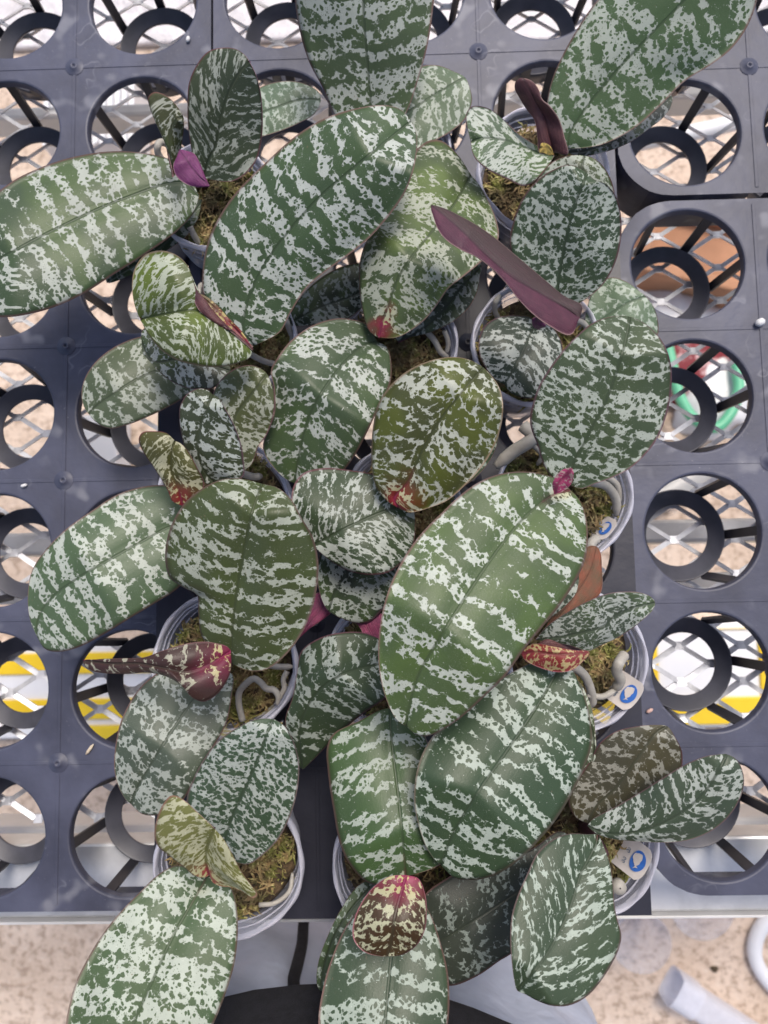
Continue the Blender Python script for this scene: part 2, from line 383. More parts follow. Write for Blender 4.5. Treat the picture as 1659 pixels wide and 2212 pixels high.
    for hx in cols:
        for hy in rows:
            if (hx, hy) in skip: continue
            V, F = [], []; n = 48
            for k in range(n):
                th = 2 * math.pi * k / n
                for (r, zz) in ring: V.append(Vector((hx - cx + r * math.cos(th), hy - cy + r * math.sin(th), zz)))
            q_ = len(ring)
            for k in range(n):
                for q in range(q_): F.append([k * q_ + q, ((k + 1) % n) * q_ + q, ((k + 1) % n) * q_ + (q + 1) % q_, k * q_ + (q + 1) % q_])
            rg = mesh('basket_ring', V, F, RINGP, T)
            for k in range(6):
                th = phase + math.pi / 3 * k + random.uniform(-.03, .03)
                rr = Vector((math.cos(th), math.sin(th), 0)); tn = Vector((-rr.y, rr.x, 0)); c0 = Vector((hx - cx, hy - cy, 0))
                V = []
                for (r, zz) in ((rh - .0002, -.004), (.0337, -.0495)):
                    for (aa, bb) in ((-.0032, .0), (.0032, .0), (.0032, .0022), (-.0032, .0022)):
                        V.append(c0 + rr * (r + bb) + tn * aa + Vector((0, 0, zz)))
                F = [[0, 1, 5, 4], [1, 2, 6, 5], [2, 3, 7, 6], [3, 0, 4, 7], [0, 3, 2, 1], [4, 5, 6, 7]]
                mesh('basket_strut', V, F, DARKP, rg, smooth=False)
    return T
TR = 'black plant trays on the bench'
tray([-.369, -.2755, -.182], [-.1617, -.0672, .0265, .1202, .2138], -.4158, -.1352, -.2085, .2600, 0, 'br', 'black tray with empty pockets at the left of the bench', phase=.15)
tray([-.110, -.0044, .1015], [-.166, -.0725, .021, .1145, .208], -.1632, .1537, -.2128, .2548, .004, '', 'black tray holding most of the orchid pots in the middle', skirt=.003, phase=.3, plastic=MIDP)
tray([.2012, .2945, .388], [-.1560, -.0622, .0300, .1215, .2138], .1545, .435, -.2028, .2592, 0, 'bltl', 'black tray with empty pockets and a rounded near corner at the right', phase=.02)
tray([-.369, -.2755, -.178], [.3245, .4195, .513], -.4158, -.1284, .2640, .560, 0, '', 'black tray at the far left behind the big striped leaf', phase=.55)
tray([-.080, .0145, .110], [.3265, .4205, .514], -.1268, .1550, .2620, .560, 0, '', 'black tray in the middle of the far row under the topmost leaves', phase=.35)
tray([.2045, .298, .3915], [.3090, .4025, .496], .1570, .4385, .2632, .543, 0, 'bl', 'black tray in the far right corner with a rounded near corner', phase=.0)

# ------------------------------------------------------------ bench
GALV = mat_noise('galvanised_steel', (.56, .58, .64), (.78, .80, .86), 60, .42, .35, .5, .0003, 200)
ALU = mat_noise('aluminium', (.55, .56, .58), (.72, .73, .75), 25, .38, .4, .5, .0002, 90)
bench = thing('mesh_bench', B(0, .2, -.06), 'galvanised expanded metal bench with an aluminium front rail under the trays', 'greenhouse bench', rz=ROT)
V, F = [], []
px_, py_ = .0225, .0130   # half periods of the diamonds
zb = 0
def strand(a, b, wd, th):
    d = (b - a).normalized(); n = Vector((-d.y, d.x, 0)); m0 = len(V)
    tilt = .0009
    for p in (a, b):
        for (s_, z_) in ((-1, tilt), (1, -tilt), (1, -tilt - th), (-1, tilt - th)):
            V.append(p + n * (s_ * wd / 2) + Vector((0, 0, z_)))
    F.extend([[m0, m0 + 1, m0 + 5, m0 + 4], [m0 + 1, m0 + 2, m0 + 6, m0 + 5], [m0 + 2, m0 + 3, m0 + 7, m0 + 6], [m0 + 3, m0, m0 + 4, m0 + 7]])
ylo = -.2145 - .2 + .047
for i in range(-22, 23):
    for j in range(0, 62):
        if (i + j) % 2: continue
        x = i * px_; y = ylo + j * py_
        if y > .42: continue
        jx = random.uniform(-.0006, .0006); c = Vector((x + jx, y, 0))
        h = .0032
        strand(c + Vector((-h, 0, 0)), c + Vector((h, 0, 0)), .0058, .0015)
        for sy in (-1, 1):
            for sx in (1,):
                e = Vector((x + px_ - h, y + sy * (py_ - .0006), 0))
                if e.y < ylo - .001: continue
                strand(c + Vector((h - .001, sy * .0006, 0)), e + Vector((.001, 0, 0)), .0034, .0014)
mesh('expanded_mesh', V, F, GALV, bench, smooth=False)
e1 = unB(W(0, 1999, -.058)); e2 = unB(W(1659, 1966, -.058))
ye = (e1[1] + e2[1]) / 2
V, F = [], []
boxgeo(V, F, (-1.0, ye - .2, -.030), (1.0, ye - .2 + .052, -.0026)); bevel(mesh('front_rail', V, F, ALU, bench, smooth=False), .002)
WHITEP = mat_noise('white_paint', (.62, .62, .62), (.78, .78, .79), 8, .4, 0, .5)
V, F = [], []
boxgeo(V, F, (-1.0, ye - .2 - .0022, -.034), (1.0, ye - .2 - .0002, .0030)); bevel(mesh('rail_lip', V, F, WHITEP, bench, smooth=False), .0006)
# cross beams and legs under the mesh
for (p0, p1, zz, hh, mt, nm) in ((1775, 1835, -.15, .04, WHITEP, 'lower_beam'), (1135, 1185, -.13, .04, ALU, 'cross_beam'), (1250, 1292, -.13, .03, WHITEP, 'cross_beam'), (206, 232, -.14, .03, WHITEP, 'cross_beam')):
    ya = unB(W(800, p1, zz))[1]; yb = unB(W(800, p0, zz))[1]
    V, F = [], []
    boxgeo(V, F, (-1.0, ya - .2, zz + .06 - hh), (1.0, yb - .2, zz + .06)); bevel(mesh(nm, V, F, mt, bench, smooth=False), .003)
for x in (-.92, .92):
    for y in (ye + .02, .50):
        V, F = [], []
        boxgeo(V, F, (x - .02, y - .2 - .02, -.74), (x + .02, y - .2 + .02, -.19)); bevel(mesh('leg', V, F, WHITEP, bench, smooth=False), .003)

# ------------------------------------------------------------ floor and what lies on it
ZF = -.80
m, t, p = newmat('floor_concrete')
co = t.n('ShaderNodeTexCoord').outputs['Object']
n1 = t.noise(co, 9, 5, .65); n2 = t.noise(co, 70, 4, .7); n3 = t.noise(co, 240, 2, .6)
col = t.mix(t.step(n1, .3, .7), (.58, .45, .35), (.72, .58, .47))
col = t.mix(t.m('MULTIPLY', t.step(n2, .48, .62), .75), col, (.33, .235, .17))
col = t.mix(t.m('MULTIPLY', t.m('SUBTRACT', 1, t.step(n2, .30, .42)), .5), col, (.75, .66, .58))
col = t.mix(t.m('MULTIPLY', t.step(n3, .55, .75), .35), col, (.72, .63, .56))
t.lk(col, p.inputs['Base Color']); p.inputs['Roughness'].default_value = .85; t.lk(t.bump(n2, .004), p.inputs['Normal'])
FLOOR = m
fl = mesh('floor', [(-4, -4, ZF), (4, -4, ZF), (4, 4, ZF), (-4, 4, ZF)], [[0, 1, 2, 3]], FLOOR, smooth=False); fl['kind'] = 'structure'
YEL = mat_noise('yellow_plastic', (.80, .52, .01), (.86, .60, .02), 5, .4)
WHT = mat_noise('white_plastic', (.72, .72, .74), (.82, .82, .84), 5, .45, bd=.0008, bscale=12)
ORG = mat_noise('terracotta_clay', (.40, .20, .11), (.50, .26, .15), 12, .8)
MAR = mat_noise('maroon_cloth', (.20, .02, .03), (.55, .35, .36), 22, .7, lo=.48, hi=.56)
GRN = mat_noise('green_hose', (.10, .42, .24), (.14, .50, .30), 6, .4)
SHEET = mat_noise('white_sheet', (.56, .53, .54), (.72, .69, .70), 30, .35, bd=.006, bscale=60)
def slab(name, pa, pb, mt, h, label, cat, z0=ZF, bev=.004, group=None, rotated=True):
    a = unB(W(pa[0], pb[1], z0 + h)); b = unB(W(pb[0], pa[1], z0 + h))
    cx, cy = (a[0] + b[0]) / 2, (a[1] + b[1]) / 2; V, F = [], []
    boxgeo(V, F, (a[0] - cx, a[1] - cy, 0), (b[0] - cx, b[1] - cy, h))
    o = mesh(name, V, F, mt, None, smooth=False); o.location = B(cx, cy, z0 + .001); o.rotation_euler.z = ROT
    if label: tag(o, label, cat, group)
    if bev: bevel(o, bev)
    return o
def board(pa, pb, strips, label, h=.03):
    a = unB(W(pa[0], pb[1], ZF + h)); b = unB(W(pb[0], pa[1], ZF + h)); cx, cy = (a[0] + b[0]) / 2, (a[1] + b[1]) / 2
    T = thing('platform_board', B(cx, cy, ZF + .001), label, 'board', rz=ROT)
    V, F = [], []; boxgeo(V, F, (a[0] - cx, a[1] - cy, 0), (b[0] - cx, b[1] - cy, h)); bevel(mesh('board_panel', V, F, WHT, T, smooth=False), .003)
    for (qa, qb) in strips:
        c_ = unB(W(qa[0], qb[1], ZF + h)); d_ = unB(W(qb[0], qa[1], ZF + h)); V, F = [], []
        boxgeo(V, F, (c_[0] - cx, c_[1] - cy, h - .002), (d_[0] - cx, d_[1] - cy, h + .006)); bevel(mesh('yellow_strip', V, F, YEL, T, smooth=False), .002)
board((-260, 1378), (620, 1600), [((-255, 1402), (610, 1462)), ((-255, 1502), (610, 1560)), ((150, 1560), (610, 1596))], 'white board with yellow strips lying under the bench at left')
board((1240, 1335), (1900, 1575), [((1250, 1500), (1880, 1568)), ((1250, 1352), (1880, 1364)), ((1642, 1364), (1668, 1500)), ((1380, 1364), (1416, 1500))], 'white board framed in yellow lying under the bench at right')
s_ = slab('ground_sheet', (-400, -420), (690, 118), SHEET, .012, 'bumpy white plastic ground sheet under the far left of the bench', 'ground sheet')
slab('ground_sheet', (860, -420), (1900, 95), SHEET, .012, 'bumpy white plastic ground sheet under the far right of the bench', 'ground sheet')
# ribbed clear panels leaning as stacked trays
def ribbed(pa, pb, label, h=.08):
    a = unB(W(pa[0], pb[1], ZF + h)); b = unB(W(pb[0], pa[1], ZF + h)); cx, cy = (a[0] + b[0]) / 2, (a[1] + b[1]) / 2; V, F = [], []
    n = 26; wx = (b[0] - a[0]) / n
    for i in range(n):
        boxgeo(V, F, (a[0] - cx + i * wx, a[1] - cy, 0), (a[0] - cx + (i + .8) * wx, b[1] - cy, h + (.006 if i % 2 else 0)))
    o = mesh('ribbed_panel', V, F, WHT, None, smooth=False); o.location = B(cx, cy, ZF + .014); o.rotation_euler.z = ROT
    tag(o, label, 'plastic panel')
ribbed((100, 150), (300, 325), 'white ribbed plastic panel seen through the second tray row at left')
ribbed((178, 900), (262, 1010), 'white ribbed plastic panel on the bare floor under the left tray', .06)
# terracotta trough
T = thing('clay_trough', W(1480, 600, ZF), 'orange terracotta trough under the bench at right', 'planter')
a = W(1340, 690, ZF + .12); b = W(1640, 520, ZF + .12); V, F = [], []
rz_ = Matrix.Rotation(rad(-14), 3, 'Z'); hx_, hy_ = .105, .055
boxgeo(V, F, (-hx_, -hy_, 0), (hx_, hy_, .10), rz_); bevel(mesh('trough_body', V, F, ORG, T, smooth=False), .006)
V, F = [], []; boxgeo(V, F, (-hx_ - .008, -hy_ - .008, .10), (hx_ + .008, -hy_ + .012, .125), rz_); boxgeo(V, F, (-hx_ - .008, hy_ - .012, .10), (hx_ + .008, hy_ + .008, .125), rz_)
boxgeo(V, F, (-hx_ - .008, -hy_ + .0125, .10), (-hx_ + .012, hy_ - .0125, .124), rz_); boxgeo(V, F, (hx_ - .012, -hy_ + .0125, .10), (hx_ + .008, hy_ - .0125, .124), rz_)
bevel(mesh('trough_rim', V, F, ORG, T, smooth=False), .004)
# crumpled bags
def bag(name, px, py, r, h, mt, label, cat, seed=0):
    rnd = random.Random(seed); V, F = [], []; n, k_ = 28, 10
    ph = [rnd.uniform(0, 6.28) for _ in range(6)]
    for j in range(k_ + 1):
        a = math.pi / 2 * j / k_
        for i in range(n):
            th = 2 * math.pi * i / n
            rr = r * math.cos(a) ** .6 * (1 + .16 * math.sin(3 * th + ph[0]) + .1 * math.sin(7 * th + ph[1] + j * .7)) if j < k_ else 0.001
            V.append((rr * math.cos(th), rr * .8 * math.sin(th), h * math.sin(a) * (1 + .15 * math.sin(4 * th + ph[2]) * math.cos(a))))
    for j in range(k_):
        for i in range(n): F.append([j * n + i, j * n + (i + 1) % n, (j + 1) * n + (i + 1) % n, (j + 1) * n + i])
    F.append([k_ * n + i for i in range(n)])
    o = mesh(name, V, F, mt); o.location = W(px, py, ZF) + Vector((0, 0, .001)); tag(o, label, cat); return o
bag('crumpled_bag', 1440, 700, .075, .06, WHT, 'crumpled white plastic bag on the floor beside the terracotta trough', 'bag', 3)
bag('cloth_bundle', 1465, 790, .11, .05, MAR, 'maroon and pink patterned cloth bundle on the floor under the right tray', 'cloth', 5)
bag('crumpled_bag', 1545, 860, .085, .055, WHT, 'crumpled white plastic bag beside the green hose', 'bag', 8)
def hose(name, pts, r, mt, label, cat, z=ZF, n=40, parent=None):
    q = catmull(pts, n); V, F = [], []
    P3 = [W(x, y, z + r) for x, y in q]; o0 = P3[0].copy(); tubegeo(V, F, [pp - o0 for pp in P3], r, 12)
    o = mesh(name, V, F, mt, parent); o.location = o0; tag(o, label, cat); return o
hose('garden_hose', [(1440, 735), (1452, 790), (1470, 860), (1500, 905), (1545, 925), (1580, 890), (1596, 840), (1592, 790), (1610, 740)], .009, GRN, 'green garden hose looped on the floor under the right tray', 'hose', z=ZF + .06)
hose('white_pipe', [(1250, 330), (1330, 318), (1420, 300), (1520, 282), (1640, 250), (1760, 220)], .011, WHT, 'white pipe crossing the floor under the far right tray', 'pipe', z=ZF + .3)
BEIGE = mat_noise('grey_tube', (.45, .44, .42), (.62, .60, .58), 6, .4)
hose('floor_tube', [(1390, 1090), (1430, 1070), (1470, 1045), (1520, 1010)], .026, BEIGE, 'grey tube lying slantwise on the floor under the right tray', 'tube')
# things in front of the bench at right
CUPM, t, p = newmat('clear_plastic_soft')
def clear_nodes(mm, t, p, tint, base_alpha, edge, rough=.25):
    nt = mm.node_tree; out = nt.nodes['Material Output']
    p.inputs['Base Color'].default_value = tint + (1,); p.inputs['Roughness'].default_value = rough; p.inputs['Specular IOR Level'].default_value = .6
    tr = t.n('ShaderNodeBsdfTransparent'); tr.inputs[0].default_value = (.93, .94, .97, 1)
    lw = t.n('ShaderNodeLayerWeight'); lw.inputs[0].default_value = .5
    nz = t.noise(t.n('ShaderNodeTexCoord').outputs['Object'], 90, 3, .6)
    f = t.m('ADD', t.m('MULTIPLY', t.m('POWER', lw.outputs['Facing'], 2.5), edge), t.m('ADD', base_alpha - .08, t.m('MULTIPLY', nz, .16)), clamp=True)
    mx = t.n('ShaderNodeMixShader'); t.lk(f, mx.inputs[0]); t.lk(tr.outputs[0], mx.inputs[1]); t.lk(p.outputs[0], mx.inputs[2]); t.lk(mx.outputs[0], out.inputs['Surface'])
clear_nodes(CUPM, t, p, (.78, .78, .84), .13, .4)
TUBEM, t, p = newmat('frosted_tube'); clear_nodes(TUBEM, t, p, (.86, .86, .92), .48, .4)
def lathe(V, F, prof, n=48, jit=None):
    m0 = len(V); q_ = len(prof)
    for k in range(n):
        th = 2 * math.pi * k / n
        for i, (r, z) in enumerate(prof):
            d = jit(th, i) if jit else 0
            V.append(Vector(((r + d) * math.cos(th), (r + d) * math.sin(th), z)))
    for k in range(n):
        for q in range(q_ - 1): F.append([m0 + k * q_ + q, m0 + ((k + 1) % n) * q_ + q, m0 + ((k + 1) % n) * q_ + q + 1, m0 + k * q_ + q + 1])
for (x, y, r, h, lb) in ((1345, 1975, .042, .10, 'empty frosted plastic cup on the floor in front of the bench'), (1476, 1915, .046, .08, 'empty frosted plastic cup tucked against the bench front at right')):
    V, F = [], []; lathe(V, F, [(0.0005, .001), (r * .72, .001), (r * .74, .004), (r * .97, h - .004), (r * 1.05, h - .003), (r * 1.05, h), (r * .99, h), (r * .9, h * .7), (r * .72, .006), (.0005, .005)])
    o = mesh('plastic_cup', V, F, CUPM); o.location = W(x, y, ZF) + Vector((0, 0, .001)); tag(o, lb, 'plastic cup')
hose('white_hose', [(1720, 1960), (1660, 1985), (1636, 2020), (1630, 2060), (1645, 2100), (1690, 2150), (1760, 2190)], .0115, WHT, 'white curved hose on the floor at the right edge', 'hose')
# frosted clear sleeve
T = thing('plastic_tube', W(1440, 2110, ZF), 'frosted clear square plastic tube lying on the floor in front of the bench', 'plastic tube')
a = W(1440, 2120, ZF + .03); b = W(1760, 2330, ZF + .03); d = (b - a); L_ = d.length; ang = math.atan2(d.y, d.x)
V, F = [], []; wd = .022
rz_ = Matrix.Rotation(ang, 3, 'Z')
for s_ in (0, L_):
    for k in range(48):
        th = 2 * math.pi * k / 48; V.append(rz_ @ Vector((s_, math.copysign(abs(math.cos(th)) ** .5, math.cos(th)) * wd, .03 + math.copysign(abs(math.sin(th)) ** .5, math.sin(th)) * .026)))
for k in range(48): F.append([k, (k + 1) % 48, 48 + (k + 1) % 48, 48 + k])
mesh('tube_wall', V, F, TUBEM, T)
V, F = [], []
for s_ in (-.004, .035):
    for k in range(48):
        th = 2 * math.pi * k / 48; V.append(rz_ @ Vector((s_, math.copysign(abs(math.cos(th)) ** .5, math.cos(th)) * (wd + .004), .031 + math.copysign(abs(math.sin(th)) ** .5, math.sin(th)) * .029)))
for k in range(48): F.append([k, (k + 1) % 48, 48 + (k + 1) % 48, 48 + k])
mesh('tube_collar', V, F, TUBEM, T)
o = bag('dirt_clod', 1542, 2092, .006, .004, mat_noise('soil', (.05, .035, .02), (.10, .07, .04), 300, .9), 'small dark clod of soil on the beige floor', 'soil', 2)

# ------------------------------------------------------------ the photographer standing at the bench
SKIN = mat_noise('skin', (.50, .30, .22), (.58, .37, .27), 20, .5)
TROUS = mat_noise('grey_trouser_cloth', (.37, .42, .54), (.48, .53, .66), 9, .85, bd=.006, bscale=14)
BLACK = mat_noise('black_cloth', (.005, .005, .008), (.010, .010, .015), 220, .95, bd=.0006, bscale=900)
HAIR = mat_noise('dark_hair', (.03, .02, .015), (.05, .035, .025), 80, .6)
P0 = Vector((-.035, -.378, ZF))
person = thing('person', P0, 'person in grey trousers and black top standing at the bench front', 'person')
def skin(name, verts, edges, radii, mt, parent, root=0, sub=2):
    me = bpy.data.meshes.new(name); me.from_pydata(verts, edges, []); me.materials.append(mt)
    o = bpy.data.objects.new(name, me); C.objects.link(o); o.parent = parent
    md = o.modifiers.new('skin', 'SKIN'); md.use_smooth_shade = True
    sl = me.skin_vertices[0].data
    for i, r in enumerate(radii):
        sl[i].radius = r if isinstance(r, tuple) else (r, r); sl[i].use_root = (i == root)
    if sub:
        s2 = o.modifiers.new('sub', 'SUBSURF'); s2.levels = sub; s2.render_levels = sub
    return o
bv = [(0, -.02, .92), (0, -.02, 1.08), (0, -.03, 1.25), (0, -.04, 1.42), (0, -.03, 1.52), (0, 0, 1.62), (0, .01, 1.70)]
be = [(0, 1), (1, 2), (2, 3), (3, 4), (4, 5), (5, 6)]
br = [(.15, .11), (.13, .10), (.15, .11), (.13, .10), .055, (.075, .09), (.06, .07)]
for sx in (-1, 1):
    i = len(bv); bv += [(sx * .085, -.01, .84), (sx * .09, .0, .48), (sx * .09, -.03, .10), (sx * .10, .06, .045), (sx * .105, .15, .035)]
    br += [.085, .055, .04, .04, .03]; be += [(0, i), (i, i + 1), (i + 1, i + 2), (i + 2, i + 3), (i + 3, i + 4)]
    i = len(bv); bv += [(sx * .18, -.04, 1.40), (sx * .25, -.07, 1.16), (sx * .26, -.02, .93), (sx * .26, .0, .86), (sx * .26, .01, .80)]
    br += [.055, .042, .03, .026, (.03, .018)]; be += [(3, i), (i, i + 1), (i + 1, i + 2), (i + 2, i + 3), (i + 3, i + 4)]
    ih = i + 4
    for k, (dy, ln) in enumerate(((-.026, .060), (-.009, .072), (.009, .076), (.026, .070))):
        q = len(bv); bv += [(sx * .26, .01 + dy, .78), (sx * .256, .013 + dy, .78 - ln * .5), (sx * .248, .016 + dy, .78 - ln)]
        br += [.009, .008, .007]; be += [(ih, q), (q, q + 1), (q + 1, q + 2)]
    q = len(bv); bv += [(sx * .255, .045, .83), (sx * .248, .062, .795)]; br += [.010, .008]; be += [(i + 3, q), (q, q + 1)]
skin('body', bv, be, br, SKIN, person)
# clothing
def clothtube(rings, mt, name, parent, n=48, folds=0.0, seed=1, thick=.003):
    rnd = random.Random(seed); ph = [rnd.uniform(0, 6.28) for _ in range(8)]; V, F = [], []
    for j, (cx, cy, z, a, b) in enumerate(rings):
        for k in range(n):
            th = 2 * math.pi * k / n
            f = 1 + folds * (math.sin(3 * th + ph[0] + z * 9) * .5 + math.sin(6 * th + ph[1] - z * 23) * .35 + math.sin(11 * th + ph[2] + z * 31) * .2)
            V.append(Vector((cx + a * f * math.cos(th), cy + b * f * math.sin(th), z)))
    for j in range(len(rings) - 1):
        for k in range(n): F.append([j * n + k, j * n + (k + 1) % n, (j + 1) * n + (k + 1) % n, (j + 1) * n + k])
    o = mesh(name, V, F, mt, parent); sm = o.modifiers.new('thick', 'SOLIDIFY'); sm.thickness = thick
    return o
tv = []; 
for sx in (-1, 1):
    rg = []
    for q in np.linspace(0, 1, 34):
        z = .835 - q * .775
        rg.append((sx * (.088 + .012 * q), -.005 - .015 * q + (.02 * math.sin(q * 3)), z, .096 - .020 * q, .102 - .028 * q))
    n0 = None
    tv.append(rg)
V, F = [], []
for si, rg in enumerate(tv):
    rnd = random.Random(3 + si); ph = [rnd.uniform(0, 6.28) for _ in range(6)]; m0 = len(V); n = 56
    for (cx, cy, z, a, b) in rg:
        for k in range(n):
            th = 2 * math.pi * k / n
            f = 1 + .055 * math.sin(2 * th + ph[0] + z * 10) + .045 * math.sin(5 * th + ph[1] - z * 28) + .03 * math.sin(9 * th + ph[2] + z * 45)
            V.append(Vector((cx + a * f * math.cos(th), cy + b * f * math.sin(th), z)))
    for j in range(len(rg) - 1):
        for k in range(n): F.append([m0 + j * n + k, m0 + j * n + (k + 1) % n, m0 + (j + 1) * n + (k + 1) % n, m0 + (j + 1) * n + k])
m0 = len(V); n = 56
for (z, a, b) in ((.76, .175, .10), (.82, .188, .118), (.88, .19, .12), (.96, .18, .12), (1.02, .17, .115)):
    for k in range(n):
        th = 2 * math.pi * k / n; V.append(Vector((a * math.cos(th), -.005 + b * math.sin(th), z)))
for j in range(4):
    for k in range(n): F.append([m0 + j * n + k, m0 + j * n + (k + 1) % n, m0 + (j + 1) * n + (k + 1) % n, m0 + (j + 1) * n + k])
o = mesh('trousers', V, F, TROUS, person); sm = o.modifiers.new('thick', 'SOLIDIFY'); sm.thickness = .003
for sx in (-1, 1):
    V, F = [], []
    rr = [(.0, -.07, .03, .02), (.0, -.05, .045, .04), (.0, .03, .048, .045), (.0, .11, .05, .035), (.0, .17, .04, .02)]
    for (dx, y, a, h_) in rr:
        for k in range(16):
            th = 2 * math.pi * k / 16; V.append(Vector((sx * .10 + dx + a * math.cos(th), y, .035 + h_ * max(math.sin(th), -.75))))
    for j in range(4):
        for k in range(16): F.append([j * 16 + k, j * 16 + (k + 1) % 16, (j + 1) * 16 + (k + 1) % 16, (j + 1) * 16 + k])
    F.append([k for k in range(16)][::-1]); F.append([4 * 16 + k for k in range(16)])
    mesh('shoe', V, F, BLACK, person)
clothtube([(0, .0, .83, .205, .137), (0, 0, .835, .207, .139), (0, 0, .85, .20, .134), (0, -.01, .95, .19, .13), (0, -.02, 1.08, .18, .125), (0, -.03, 1.25, .19, .125), (0, -.04, 1.38, .18, .115), (0, -.04, 1.46, .12, .085), (0, -.03, 1.49, .075, .07)], BLACK, 'shirt', person, folds=.02)
for sx in (-1, 1):
    V, F = [], []; tubegeo(V, F, [Vector(q) for q in ((sx * .13, -.04, 1.42), (sx * .19, -.045, 1.39), (sx * .225, -.06, 1.28), (sx * .248, -.068, 1.18))], [.07, .068, .06, .056], 16, cap=False)
    o = mesh('sleeve', V, F, BLACK, person); sm = o.modifiers.new('thick', 'SOLIDIFY'); sm.thickness = .002
V, F = [], []
for j in range(9):
    a = math.pi / 2 * j / 8
    for k in range(24):
        th = 2 * math.pi * k / 24; V.append(Vector((.088 * math.cos(a) * math.cos(th), -.01 + .105 * math.cos(a) * math.sin(th) , 1.66 + .10 * math.sin(a) - (.05 if math.sin(th) < 0 else 0) * math.cos(a))))
for j in range(8):
    for k in range(24): F.append([j * 24 + k, j * 24 + (k + 1) % 24, (j + 1) * 24 + (k + 1) % 24, (j + 1) * 24 + k])
mesh('hair', V, F, HAIR, person)
# drawstring of the trousers
q = catmull([(660, 1930), (656, 1990), (652, 2040), (642, 2085), (634, 2120), (640, 2160)], 26)
zz = np.linspace(-.16, -.045, 26); V, F = [], []
tubegeo(V, F, [W(x, y, z) - P0 for (x, y), z in zip(q, zz)], .0045, 10)
o = mesh('drawstring', V, F, BLACK, person)

